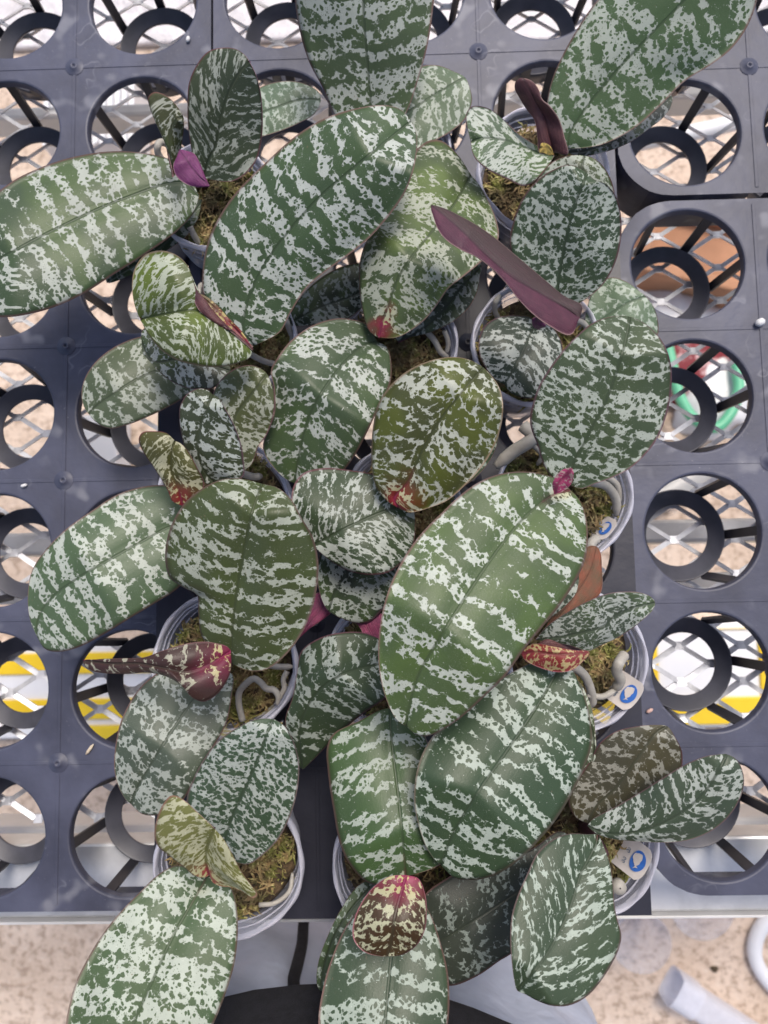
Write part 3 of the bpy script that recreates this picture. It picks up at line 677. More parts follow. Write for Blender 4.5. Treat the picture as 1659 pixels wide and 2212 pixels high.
# ------------------------------------------------------------ orchid leaves
OFF = {0: (0, 0, 1), 1: (0, 0, .5), 2: (829.5, 0, .5), 3: (0, 553, .5), 4: (829.5, 553, .5), 5: (0, 1106, .5), 6: (829.5, 1106, .5), 7: (0, 1659, .5), 8: (829.5, 1659, .5)}
def pts(lst, k):
    ox, oy, s = OFF[k]; out = []
    for p in lst:
        if len(p) == 3: a, b, c = OFF[p[2]]; out.append((a + p[0] * c, b + p[1] * c))
        else: out.append((ox + p[0] * s, oy + p[1] * s))
    return out
def leaf(parent, k, mid, L, R, z, mat, under=UNDER, flip=False, dome=.055, droop=.07, eL=0.0, eR=0.0, wav=.0, label=None, th=.0011, twist=None):
    """mid runs base -> tip; L and R are the two margins between base and tip; z = heights (mm) along the midrib"""
    nu, hv = 56, 9
    mid = pts(mid, k); Lp = [mid[0]] + pts(L, k) + [mid[-1]]; Rp = [mid[0]] + pts(R, k) + [mid[-1]]
    # keep the outline a single smooth curve round the tip
    M = catmull(mid, nu)
    full = catmull(Lp + Rp[::-1][1:], 600)
    tipi = np.argmin(np.hypot(full[:, 0] - mid[-1][0], full[:, 1] - mid[-1][1]))
    def res(a, n):
        s = np.concatenate([[0], np.cumsum(np.hypot(*np.diff(a, axis=0).T))]); q = np.linspace(0, s[-1], n)
        return np.stack([np.interp(q, s, a[:, i]) for i in (0, 1)], 1)
    Lc = res(full[:tipi + 1], nu); Rc = res(full[tipi:][::-1], nu)
    zz = catmull([(i, v) for i, v in enumerate(z)], nu)[:, 1] / 1000 if len(z) > 1 else np.full(nu, z[0] / 1000)
    u = np.linspace(0, 1, nu)
    nv = 2 * hv + 1; X = np.zeros((nu, nv, 3)); VV = np.linspace(-1, 1, nv)
    rs = np.random.RandomState(int(abs(mid[0][0] * 13 + mid[0][1])) % 9999); ph = rs.uniform(0, 6.28, 6)
    scale = .26e-3
    env = np.sin(np.pi * np.clip(u, .02, .98)) ** .6
    for i in range(nu):
        for j in range(nv):
            v = VV[j]; a = abs(v); E_ = (Lc if v < 0 else Rc)[i]; q = M[i] * (1 - a) + E_ * a
            hw = np.hypot(*(E_ - M[i])) * scale
            e = eL if v < 0 else eR
            dz = dome * hw * math.sin(math.pi * min(a, 1) ** .8) - droop * hw * a * a * env[i] + e / 1000 * a ** 1.5 * env[i]
            dz += (.0006 * math.sin(9 * u[i] + ph[0] + 2 * v) + .0004 * math.sin(17 * u[i] + ph[1]) * v) * env[i]
            dz += wav / 1000 * a ** 2 * math.sin(12 * u[i] + ph[2] + (0 if v < 0 else 1.7)) * env[i]
            zc = zz[i] + dz; X[i, j] = W(q[0], q[1], zc)
    # metric coordinates for the pattern (mm)
    mm = X[:, hv, :]; sl = np.concatenate([[0], np.cumsum(np.linalg.norm(np.diff(mm, axis=0), axis=1))]) * 1000
    ST = np.zeros((nu, nv, 2)); UV = np.zeros((nu, nv, 2))
    tang = np.gradient(mm, axis=0); tang /= np.linalg.norm(tang, axis=1)[:, None] + 1e-12
    for j in range(nv):
        d = X[:, j, :] - mm
        along = (d * tang).sum(1) * 1000; across = np.sqrt(np.maximum((d ** 2).sum(1) * 1e6 - along ** 2, 0)) * np.sign(VV[j])
        ST[:, j, 0] = sl + along; ST[:, j, 1] = across; UV[:, j, 0] = u; UV[:, j, 1] = VV[j]
    du = np.gradient(X, axis=0); dv = np.gradient(X, axis=1); N = np.cross(du, dv)
    ln = np.linalg.norm(N, axis=2, keepdims=True)
    N = N / np.maximum(ln, 1e-12)
    # choose the side that faces up in general
    sgn = 1 if np.median(N[8:-8, 3:-3, 2]) > 0 else -1
    if flip: sgn = -sgn
    N = N * sgn
    for i in (0, 1): N[i] = N[2]
    for i in (-1, -2): N[i] = N[-3]
    thk = th * (1 - .65 * np.abs(VV[None, :, None]) ** 6)
    if flip: Xt = X - N * 0; Xb = X - N * thk
    else: Xt = X; Xb = X - N * thk
    V = np.concatenate([Xt.reshape(-1, 3), Xb.reshape(-1, 3)]); nb = nu * nv; F = []; MI = []
    for i in range(nu - 1):
        for j in range(nv - 1):
            a, b, c, d = i * nv + j, i * nv + j + 1, (i + 1) * nv + j + 1, (i + 1) * nv + j
            F.append([a, d, c, b] if sgn > 0 else [a, b, c, d]); MI.append(0)
            F.append([nb + a, nb + b, nb + c, nb + d] if sgn > 0 else [nb + a, nb + d, nb + c, nb + b]); MI.append(1)
    for i in range(nu - 1):
        for j in (0, nv - 1):
            a, d = i * nv + j, (i + 1) * nv + j
            F.append([a, d, nb + d, nb + a]); MI.append(1)
    for i in (0, nu - 1):
        for j in range(nv - 1): F.append([i * nv + j, i * nv + j + 1, nb + i * nv + j + 1, nb + i * nv + j]); MI.append(1)
    st = np.concatenate([ST.reshape(-1, 2)] * 2); uvv = np.concatenate([UV.reshape(-1, 2)] * 2)
    o = mesh('leaf', [Vector(v) - parent.location for v in V], F, None, parent, True, [mat, under], MI, {'st': st, 'uv': uvv})
    if label: o['label'] = label
    return o

# ------------------------------------------------------------ pots, moss, roots
POT, t, p = newmat('clear_pot'); clear_nodes(POT, t, p, (.70, .72, .82), .24, .5, .25)
RIM, t, p = newmat('clear_pot_rim'); clear_nodes(RIM, t, p, (.80, .80, .90), .46, .45, .25)
m, t, p = newmat('moss')
co = t.n('ShaderNodeTexCoord').outputs['Object']
n1 = t.noise(co, 90, 3, .6); n2 = t.noise(co, 420, 3, .6)
col = t.mix(t.step(n1, .4, .6), (.16, .17, .035), (.32, .22, .10)); col = t.mix(t.step(n2, .50, .72), col, (.60, .54, .24)); col = t.mix(t.m('MULTIPLY', t.step(t.noise(co, 50, 2), .48, .62), .75), col, (.07, .05, .03))
t.lk(col, p.inputs['Base Color']); p.inputs['Roughness'].default_value = .85; MOSS = m
m, t, p = newmat('soil_bark')
co = t.n('ShaderNodeTexCoord').outputs['Object']; n1 = t.noise(co, 160, 4, .65)
col = t.mix(t.step(n1, .35, .65), (.022, .016, .010), (.15, .10, .05)); t.lk(col, p.inputs['Base Color']); p.inputs['Roughness'].default_value = .9
t.lk(t.bump(n1, .003), p.inputs['Normal']); BARKM = m
m, t, p = newmat('root')
co = t.n('ShaderNodeTexCoord').outputs['Object']; n1 = t.noise(co, 120, 3, .7)
col = t.mix(t.step(n1, .3, .7), (.33, .31, .27), (.42, .40, .36)); t.lk(col, p.inputs['Base Color']); p.inputs['Roughness'].default_value = .6
t.lk(t.bump(n1, .0002), p.inputs['Normal']); ROOT = m
STEM = mat_noise('stem', (.08, .10, .03), (.12, .04, .03), 120, .5)
STICK = mat_noise('sticker_paper', (.58, .54, .52), (.66, .61, .58), 120, .5)
BLUE = mat_noise('sticker_blue', (.035, .14, .50), (.045, .17, .56), 300, .45)
INK = mat_noise('sticker_ink', (.10, .15, .22), (.14, .20, .28), 300, .5)
PH = .082
def pot(parent, cx, cy, R, zr, tiltvec=(0, 0), moss_dz=-.021, moss_n=2400, seed=0, green=.5):
    """clear pot with its moss; rim centre at picture (cx,cy), rim radius R picture units, rim height zr"""
    rnd = random.Random(seed); c = W(cx, cy, zr); depth = H - zr; r = R * depth / FP
    ax = Vector((tiltvec[0], tiltvec[1], 1)).normalized(); Q = Vector((0, 0, 1)).rotation_difference(ax)
    ph = [rnd.uniform(0, 6.28) for _ in range(5)]
    jit = lambda th, i: .0005 * math.sin(5 * th + ph[0]) + .0003 * math.sin(13 * th + ph[1] + i)
    V, F = [], []
    prof = []
    for q in np.linspace(0, 1, 22):
        z = -.003 - q * (PH - .006); rr = r * (1 - .05 - .20 * q)
        prof.append((rr + (.0011 if int(q * 21) % 3 == 0 and q < .75 else 0), z))
    prof += [(r * .70, -PH), (.001, -PH + .002)]
    lathe(V, F, prof, 72, jit); base = c - parent.location
    V = [Q @ v + base for v in V]
    pt = mesh('pot', V, F, POT, parent)
    V, F = [], []
    lathe(V, F, [(r * .947, -.004), (r * .952, -.0012), (r * .968, -.0002), (r * .985, -.0006), (r, -.0018), (r * 1.008, -.0048), (r * 1.004, -.0056), (r * .992, -.0036), (r * .965, -.0024), (r * .950, -.006)], 96, jit)
    V = [Q @ v + base for v in V]; mesh('pot_rim', V, F, RIM, pt)
    for dz in (.010, .017, .029):
        V, F = [], []; r_ = r * (1 - .05 - .20 * (dz - .003) / (PH - .006)); lathe(V, F, [(r_ + .0002, -dz + .0004), (r_ - .0006, -dz + .0002), (r_ - .0006, -dz - .0002), (r_ + .0002, -dz - .0004)], 72, jit)
        V = [Q @ v + base for v in V]; mesh('pot_ridge', V, F, RIM, pt)
    # soil plug
    V, F = [], []; n, kk = 48, 12; rm = r * (1 - .06 - .2 * (-moss_dz / PH)) - .0012
    for j in range(kk + 1):
        for i in range(n):
            th = 2 * math.pi * i / n; rr = rm * (1 - j / kk) + 1e-5
            z = moss_dz + .0045 * (1 - (rr / rm) ** 2) + .0016 * math.sin(rr * 900 + 3 * th + ph[2]) + .0014 * math.sin(5 * th + ph[3] + rr * 500)
            V.append(Q @ Vector((rr * math.cos(th), rr * math.sin(th), z)) + base)
    m0 = len(V)
    for i in range(n):
        th = 2 * math.pi * i / n; V.append(Q @ Vector((rm * .80 * math.cos(th), rm * .80 * math.sin(th), -PH + .004)) + base)
    for j in range(kk):
        for i in range(n): F.append([j * n + i, j * n + (i + 1) % n, (j + 1) * n + (i + 1) % n, (j + 1) * n + i])
    for i in range(n): F.append([m0 + i, m0 + (i + 1) % n, (i + 1) % n, i])
    F.append([m0 + i for i in range(n)][::-1])
    mesh('potting_mix', V, F, BARKM, parent)
    # moss: curled tufts
    V, F = [], []
    nt = moss_n // 9
    for c_ in range(nt):
        a = rnd.uniform(0, 6.283); rr = rm * .93 * math.sqrt(rnd.random()); bx, by = rr * math.cos(a), rr * math.sin(a)
        if rnd.random() < .18: continue
        hz = moss_dz + .0045 * (1 - (rr / rm) ** 2) + rnd.uniform(-.001, .003) + .006 * max(0, math.sin(bx * 300 + ph[0]) * math.sin(by * 270 + ph[1]))
        dirb = rnd.uniform(0, 6.283)
        for _ in range(12):
            d = dirb + rnd.gauss(0, 1.1); el = rnd.uniform(.1, 1.2); Ln = rnd.uniform(.003, .010); wd = rnd.uniform(.0004, .0010)
            p = Vector((bx + rnd.gauss(0, .0018), by + rnd.gauss(0, .0018), hz)); dr = Vector((math.cos(d) * math.cos(el), math.sin(d) * math.cos(el), math.sin(el)))
            m1 = len(V)
            for s_ in range(5):
                q = s_ / 4; sd = dr.cross(Vector((0, 0, 1)))
                if sd.length < .01: sd = Vector((1, 0, 0))
                sd.normalize(); ww = wd * (1 - q) ** .6 + .00006
                V.append(Q @ (p + sd * ww) + base); V.append(Q @ (p - sd * ww + Vector((0, 0, ww * .6))) + base)
                p = p + dr * (Ln / 4); dr = (dr + Vector((rnd.gauss(0, .35), rnd.gauss(0, .35), -.32))).normalized()
            for s_ in range(4): F.append([m1 + 2 * s_, m1 + 2 * s_ + 1, m1 + 2 * s_ + 3, m1 + 2 * s_ + 2])
    mesh('moss', V, F, MOSS, parent)
    return pt, c, r, Q
def root(parent, P_, rr=.0022, zs=None, n=30, label=None):
    q = catmull([(a, b) for a, b, *_ in P_], n); z = catmull([(i * 1.0, a[2]) for i, a in enumerate(P_)], n)[:, 1] / 1000
    V, F = [], []; rr = rr * .78; rad_ = [rr * (1 + .012 * math.sin(i * .55)) * (1 if i < n - 4 else 1 - .12 * (i - n + 5)) for i in range(n)]
    tubegeo(V, F, [W(x, y, zz) - parent.location for (x, y), zz in zip(q, z)], rad_, 10)
    return mesh('root', V, F, ROOT, parent)
def sticker(parent, px, py, ang, z=48, s=1.0, squash=.62):
    """white paper label with a blue oval emblem stuck inside the pot wall, leaning with the wall"""
    c = W(px, py, z / 1000); e = rad(ang)       # ang: direction (picture, ccw from +x) pointing out of the pot
    out = Vector((math.cos(e), math.sin(e), 0)); up = (out * .62 + Vector((0, 0, .78))).normalized(); rt = up.cross(Vector((0, 0, 1))).normalized(); nr = rt.cross(up)
    if nr.z < 0: nr = -nr
    cc = -nr
    def P(a, b, d): return c + rt * a * s + up * b * s + nr * (d + .0) + out * (-(a * s) ** 2 * 14) - parent.location
    def flat(name, poly, d, mt, par, seg=8):
        V = [P(a, b, d) for a, b in poly]; V += [P(a, b, d - .00025) for a, b in poly]; n = len(poly)
        F = [list(range(n)), list(range(n, 2 * n))[::-1]] + [[i, (i + 1) % n, n + (i + 1) % n, n + i] for i in range(n)]
        return mesh(name, V, F, mt, par, smooth=False)
    # paper in vertical strips so that it follows the wall
    V, F = [], []; n = 12
    for i in range(n + 1):
        a = -.0105 + .021 * i / n; cr = .0028 * (abs(a) / .0105) ** 6
        for (b, d) in ((-.013 + 0, 0), (.0085 - cr, 0), (.0085 - cr, -.0003), (-.013, -.0003)): V.append(P(a, b, d))
    for i in range(n):
        for q in range(4): F.append([i * 4 + q, (i + 1) * 4 + q, (i + 1) * 4 + (q + 1) % 4, i * 4 + (q + 1) % 4])
    st = mesh('pot_label', V, F, STICK, parent, smooth=False)
    def oval(name, ca, cb, ra, rb, d, mt, wob=0, n=28):
        V = [P(ca, cb, d)]; 
        for ring in (.5, 1):
            for k in range(n):
                th = 2 * math.pi * k / n; f = ring * (1 + wob * (math.sin(3 * th + .6) + .35 * math.sin(8 * th)))
                V.append(P(ca + ra * f * math.cos(th), cb + rb * f * math.sin(th), d))
        F = [[0, 1 + k, 1 + (k + 1) % n] for k in range(n)] + [[1 + k, 1 + n + k, 1 + n + (k + 1) % n, 1 + (k + 1) % n] for k in range(n)]
        return mesh(name, V, F, mt, st, smooth=False)
    oval('emblem_oval', 0, .0015, .0065, .0052, .0006, BLUE)
    oval('emblem_flower', -.0012, .0008, .0038, .0031, .0010, STICK, .14)
    V = [P(a, b, .0011) for a, b in ((.0034, .0040), (.0030, .0022), (.0022, .0014), (.0026, .0008), (.0034, .0016), (.0052, .0010), (.0040, .0022))]
    mesh('emblem_mark', V, [list(range(7))], STICK, st, smooth=False)
    for (a, b, h_, w_) in ((.0055, -.0064, .0013, .0007), (.0035, -.0068, .0013, .0007), (-.0015, -.0072, .0016, .0008), (-.0030, -.0069, .0011, .0006)):
        V = []; F = []; n = 14
        for k in range(n):
            th = 2 * math.pi * k / n
            for f in (1, .55): V.append(P(a + w_ * 1.2 * f * math.cos(th), b + h_ * f * math.sin(th), .0006))
        for k in range(n - 3): F.append([2 * k, 2 * k + 2, 2 * k + 3, 2 * k + 1])
        mesh('ink_mark', V, F, INK, st, smooth=False)
def plant(px, py, z, label, crown=None):
    T = thing('potted_orchid', W(px, py, z / 1000) - Vector((0, 0, PH)), label, 'orchid', 'potted orchids with silver mottled leaves')
    return T
def crown(parent, pa, za, zb, r=.0035, lean=(0, 0), mat=None):
    V, F = [], []; b = W(pa[0], pa[1], zb / 1000); q = [b + Vector((lean[0], lean[1], 0)) * s + Vector((0, 0, (za - zb) / 1000)) * s for s in np.linspace(0, 1, 6)]
    tubegeo(V, F, [v - parent.location for v in q], [r * 1.2, r * 1.25, r * 1.1, r, r * .9, r * .6], 12)
    return mesh('stem', V, F, mat or STEM, parent)

GR = 'potted orchids with silver mottled leaves'
LM = leaf_mat
SIL = (.44, .48, .43); SILG = (.40, .46, .38)
G1 = (.035, .070, .032); G2 = (.06, .125, .035); GD = (.028, .055, .026); GB = (.075, .10, .025); GT = (.05, .10, .06)

# ---- plant 1: top left
A = plant(455, 410, 55, 'top left orchid with a huge leaf reaching off the edge and a magenta rolled leaf')
pot(A, 462, 415, 136, .052, (.05, .05), seed=1)
crown(A, (440, 405), 62, 36)
leaf(A, 0, [(430, 424), (395, 432 - 37), (260, 432), (100, 505), (25, 545), (-60, 592), (-95, 610)], [(400, 362), (365, 343), (300, 329), (235, 327), (150, 341), (80, 365), (20, 396), (-60, 470), (-98, 560)], [(420, 455), (390, 492), (320, 545), (250, 590), (170, 640), (90, 672), (0, 685), (-60, 668)],
     [66, 80, 92, 92, 84], LM(green=G1, silver=SIL, cov=.53, band=1.25, bfreq=.085, cell=3.3, shear=0.05, margin=.7), label='huge striped leaf')
leaf(A, 0, [(436, 430), (400, 480), (330, 545), (230, 610)], [(400, 440), (330, 500), (250, 560)], [(428, 470), (400, 512), (350, 548), (290, 590)], [48, 50, 48, 42], LM(green=GD, silver=(.3, .34, .3), cov=.5, band=.8, cell=3))
leaf(A, 1, [(880, 768), (900, 700), (935, 620), (952, 520), (988, 400), (1040, 305), (1076, 266)], [(845, 715), (826, 640), (812, 540), (810, 450), (816, 360), (850, 280), (900, 222), (960, 206), (1020, 212), (1060, 240)], [(940, 782), (1000, 784), (1060, 752), (1108, 690), (1130, 600), (1134, 500), (1125, 400), (1106, 325)],
     [68, 82, 96, 112, 122], LM(green=(.04, .06, .03), green2=(.05, .07, .03), silver=(.40, .43, .37), cov=.52, band=.7, bfreq=.16, cell=2.6, elong=2.2, shear=-.75, rim=(.12, .05, .05), margin=.5), UNDER_MAG, eL=4, eR=3)
leaf(A, 1, [(752, 765), (738, 690), (732, 620), (738, 565), (762, 520), (792, 505)], [(738, 700), (722, 640), (700, 590), (672, 530), (645, 460), (640, 420), (665, 398), (712, 410), (760, 452)], [(768, 720), (782, 640), (793, 570), (795, 530)],
     [92, 100, 108, 112, 110], LM(green=(.045, .055, .02), silver=(.38, .40, .33), cov=.55, band=.6, cell=2.4, elong=.5, rim=(.14, .07, .05), basered=.4, red=(.25, .05, .03)), UNDER_BROWN, eL=5, eR=-8, label='small folded leaf')
leaf(A, 1, [(902, 806), (850, 750), (810, 700), (780, 652)], [(880, 750), (866, 712), (842, 668), (812, 655)], [(850, 808), (795, 790), (762, 760), (750, 720), (765, 680)], [100, 104, 106, 104], LM(green=GD, cov=.5), UNDER_MAG, flip=True, label='magenta underside of a rolled new leaf', dome=.05, droop=.1)
leaf(A, 1, [(1000, 560), (1090, 505), (1200, 462), (1300, 432), (1386, 432)], [(1030, 450), (1110, 385), (1180, 357), (1270, 351), (1340, 372), (1378, 400)], [(1040, 610), (1130, 590), (1210, 566), (1290, 532), (1360, 490)], [34, 38, 40, 38], LM(green=(.10, .16, .10), green2=(.10, .17, .10), silver=(.45, .52, .45), cov=.5, band=.6, cell=2.6, elong=2.0, soft=.09), label='pale low leaf')
root(A, [(352, 352, 52), (340, 325, 60), (345, 308, 62), (362, 312, 58), (372, 340, 48)], .0028)
root(A, [(410, 490, 50), (420, 510, 46), (432, 530, 36)], .0026); root(A, [(385, 470, 44), (402, 500, 38), (440, 515, 34)], .0018)

# ---- plant 2: top centre
Bp = plant(852, 330, 50, 'top centre orchid with a tall leaf leaving the top edge')
pot(Bp, 850, 330, 132, .045, seed=2, moss_n=300)
crown(Bp, (838, 290), 58, 30)
leaf(Bp, 0, [(800, 330), (803, 260), (799, 200), (792, 120), (786, 40), (784, -50), (788, -150)], [(745, 290), (716, 235), (697, 190), (668, 135), (648, 70), (637, 0), (636, -70), (690, -140)], [(850, 290), (882, 235), (901, 180), (921, 110), (933, 40), (936, -40), (890, -130)], [54, 62, 82, 104, 118, 124], LM(green=(.05, .085, .04), green2=(.06, .11, .04), silver=SIL, cov=.47, band=1.5, bfreq=.10, cell=3.1, shear=-0.1, margin=.1), label='tall banded leaf')
leaf(Bp, 2, [(-20, 580), (60, 510), (130, 468), (210, 415), (290, 368), (350, 335)], [(20, 420), (70, 350), (130, 300), (180, 282), (240, 284), (300, 308)], [(60, 650), (140, 645), (210, 612), (290, 568), (350, 515), (380, 440), (374, 390)], [46, 50, 54, 54], LM(green=(.09, .15, .085), green2=(.09, .15, .085), silver=(.48, .54, .47), cov=.48, band=.9, bfreq=.16, cell=2.4, elong=2.4, soft=.08), label='pale oval leaf')

# ---- plant 3: left of centre, upper
D = plant(520, 725, 50, 'orchid with a bright green twisted leaf and a long leaf arching up right')
pot(D, 520, 722, 122, .046, (-.02, .02), seed=3)
crown(D, (548, 748), 70, 34)
leaf(D, 0, [(548, 746), (526, 715), (530, 672), (548, 618), (584, 553), (675, 442), (760, 366), (829, 310), (888, 262)], [(505, 728), (470, 690), (440, 640), (437, 600), (443, 545), (462, 490), (502, 425), (575, 350), (650, 285), (710, 252), (780, 232), (829, 227), (865, 236)], [(575, 735), (606, 716), (628, 675), (664, 620), (708, 583), (750, 553), (800, 512), (845, 460), (877, 412), (897, 350), (900, 290)],
     [74, 84, 98, 110, 122, 128, 124, 116], LM(green=(.038, .078, .035), green2=(.05, .11, .035), silver=(.50, .54, .50), cov=.50, band=1.2, bfreq=.09, cell=3.3, shear=-0.08, margin=.3), droop=.14, label='long spotted leaf')
leaf(D, 0, [(545, 757), (500, 715), (455, 678), (415, 671), (360, 678), (303, 690)], [(528, 742), (480, 702), (432, 672), (419, 648), (416, 612), (406, 575), (380, 550), (345, 541), (312, 551), (291, 580), (285, 620), (291, 660)], [(540, 772), (505, 787), (460, 793), (425, 789), (385, 779), (350, 758), (322, 725)],
     [106, 114, 120, 122, 120, 112], LM(green=(.055, .09, .022), green2=(.09, .16, .015), silver=(.43, .48, .38), cov=.53, band=.6, bfreq=.16, cell=2.3, elong=1.8, shear=.8, glow=.8, rim=(.25, .2, .12)), UNDER_BROWN, eL=10, eR=2, dome=.16, label='bright green twisted leaf')
leaf(D, 3, [(1090, 395), (1030, 330), (980, 280), (900, 200), (840, 165)], [(1040, 320), (990, 270), (920, 195), (870, 165)], [(1040, 355), (980, 318), (900, 250), (842, 235)], [94, 98, 100, 100], LM(green=(.12, .07, .03), silver=(.45, .40, .18), cov=.45, cell=2.2, basered=.8, baseLen=.9, red=(.28, .04, .03)), UNDER_BROWN, label='yellow and red edge of a young leaf')
leaf(D, 3, [(1000, 500), (900, 470), (780, 445), (660, 455), (612, 375)], [(960, 400), (860, 370), (760, 340), (660, 300), (615, 320)], [(985, 530), (950, 558), (880, 577), (790, 565), (710, 520), (650, 458), (618, 420)], [72, 78, 82, 82, 80], LM(green=(.035, .045, .03), silver=(.40, .43, .40), cov=.48, band=.7, cell=2.8, rim=(.12, .05, .06)))
leaf(D, 3, [(900, 480), (800, 470), (640, 510), (530, 570), (400, 665), (385, 685)], [(800, 380), (690, 345), (600, 350), (500, 390), (420, 450), (370, 520), (352, 590), (362, 650)], [(880, 560), (820, 596), (750, 640), (650, 690), (550, 730), (470, 745), (415, 718)], [46, 50, 54, 56, 52], LM(green=(.06, .09, .05), green2=(.07, .11, .05), silver=(.40, .44, .38), cov=.50, band=1.1, bfreq=.11, cell=2.7, elong=1.5, soft=.05), label='low olive striped leaf')
root(D, [(618, 690, 44), (625, 712, 46), (632, 730, 40), (628, 745, 34)], .0022); root(D, [(540, 765, 46), (570, 780, 44), (600, 788, 40)], .0024)
root(D, [(430, 640, 44), (432, 618, 46), (440, 612, 40)], .0018)

# ---- plant 4: centre, upper
E4 = plant(862, 745, 45, 'upper middle orchid with a bent green leaf that is red at its base')
pot(E4, 856, 740, 136, .040, seed=4)
crown(E4, (826, 728), 66, 26)
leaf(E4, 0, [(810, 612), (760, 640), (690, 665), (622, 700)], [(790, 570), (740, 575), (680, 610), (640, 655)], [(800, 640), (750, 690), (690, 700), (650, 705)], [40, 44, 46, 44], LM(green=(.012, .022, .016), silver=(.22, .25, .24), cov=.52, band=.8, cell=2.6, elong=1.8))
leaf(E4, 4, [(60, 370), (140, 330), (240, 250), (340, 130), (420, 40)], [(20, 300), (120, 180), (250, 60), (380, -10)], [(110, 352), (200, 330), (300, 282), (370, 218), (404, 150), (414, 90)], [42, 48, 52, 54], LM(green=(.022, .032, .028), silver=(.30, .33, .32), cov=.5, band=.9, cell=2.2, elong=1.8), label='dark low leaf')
leaf(E4, 0, [(818, 730), (826, 695), (838, 662), (858, 605), (890, 555), (940, 492), (982, 440), (1018, 378)], [(797, 715), (783, 670), (776, 620), (778, 560), (800, 500), (830, 440), (866, 375), (905, 318), (932, 302), (958, 306), (992, 338)], [(860, 728), (915, 693), (946, 656), (970, 622), (1000, 598), (1040, 565), (1068, 535), (1078, 508), (1070, 468), (1050, 424), (1030, 392)],
     [72, 82, 92, 96, 92, 80, 66], LM(green=(.05, .085, .035), green2=(.09, .17, .03), silver=(.42, .46, .38), cov=.58, band=1.1, bfreq=.05, cell=2.2, elong=1.7, basered=1, baseLen=.22, soft=.05, glow=.7), droop=.25, label='bent green leaf with a red base')
leaf(E4, 0, [(815, 738), (795, 742), (752, 775), (702, 838), (667, 903), (647, 978), (636, 1045)], [(790, 700), (760, 690), (725, 688), (675, 703), (628, 736), (596, 778), (585, 800), (592, 838), (592, 893), (576, 935), (568, 970), (600, 1020)], [(836, 750), (846, 795), (840, 838), (822, 872), (795, 930), (766, 985), (730, 1030), (680, 1062)],
     [62, 76, 86, 84, 72, 58], LM(green=(.04, .075, .035), green2=(.055, .12, .03), silver=(.46, .50, .46), cov=.57, band=1.1, bfreq=.07, cell=2.7, shear=-.3, elong=1.5), droop=.16, label='broad green leaf')
root(E4, [(905, 700, 36), (938, 735, 36), (952, 760, 34), (968, 772, 30)], .0025); root(E4, [(960, 715, 40), (968, 740, 36), (964, 765, 30)], .002)

# ---- plant 5: top right
R5 = plant(1175, 370, 50, 'top right orchid with an upright purple new leaf and a very large leaf')
pot(R5, 1176, 362, 150, .046, (.03, -.02), seed=5, moss_n=1500)
crown(R5, (1195, 325), 72, 34)
leaf(R5, 2, [(775, 655), (860, 655), (980, 610), (1100, 530), (1190, 460), (1245, 415)], [(900, 600), (1010, 560), (1120, 470), (1200, 400)], [(850, 675), (960, 655), (1060, 616), (1140, 560), (1210, 505), (1240, 460)], [56, 60, 64, 62, 58], LM(green=(.045, .055, .045), silver=(.36, .38, .36), cov=.44, band=.8, cell=2.4))
leaf(R5, 2, [(790, 640), (800, 585), (860, 485), (1000, 312), (1100, 205), (1250, 52), (1400, -100), (1480, -190)], [(735, 560), (705, 480), (706, 430), (725, 345), (768, 245), (820, 150), (880, 55), (930, -10), (1010, -100), (1200, -200)], [(850, 640), (930, 628), (1010, 596), (1100, 540), (1200, 450), (1300, 350), (1400, 288), (1490, 222), (1556, 140), (1598, 50), (1612, 0), (1625, -80), (1590, -180)],
     [74, 90, 104, 118, 130, 136, 134], LM(green=(.055, .11, .045), green2=(.06, .13, .05), silver=(.46, .51, .44), cov=.47, band=1.35, bfreq=.075, cell=2.9, shear=0.0, margin=.1), label='very large banded leaf')
leaf(R5, 2, [(735, 672), (680, 668), (600, 632), (500, 602), (430, 598), (376, 612)], [(700, 650), (640, 618), (570, 572), (520, 520), (470, 478), (425, 460), (380, 460), (356, 490), (360, 550)], [(715, 705), (680, 750), (640, 790), (600, 802), (540, 775), (450, 732), (400, 690), (380, 650)],
     [70, 78, 84, 86, 84], LM(green=(.07, .12, .07), silver=(.50, .55, .49), cov=.40, band=.8, cell=2.2, elong=1.8, shear=-.9, rim=(.12, .05, .06)), UNDER_BROWN, eL=6, eR=7, dome=.05)
leaf(R5, 2, [(735, 655), (712, 580), (690, 500), (650, 420), (618, 370), (600, 338)], [(672, 660), (664, 600), (650, 520), (615, 470), (585, 420), (566, 380), (572, 350)], [(794, 668), (780, 590), (755, 510), (715, 455), (684, 428), (668, 385), (640, 350)], [100, 112, 122, 128, 128], LM(green=GD, cov=.5), UNDER_BROWN, flip=True, dome=.04, droop=.08, eL=-2, eR=3, label='upright purple new leaf')
leaf(R5, 2, [(735, 668), (720, 650), (700, 635), (672, 640)], [(720, 632), (700, 618), (680, 618)], [(715, 672), (690, 662), (672, 660)], [104, 110, 112, 110], LM(green=(.3, .24, .05), silver=(.5, .42, .12), cov=.2, basered=.3), UNDER_BROWN, label='yellow sheath')
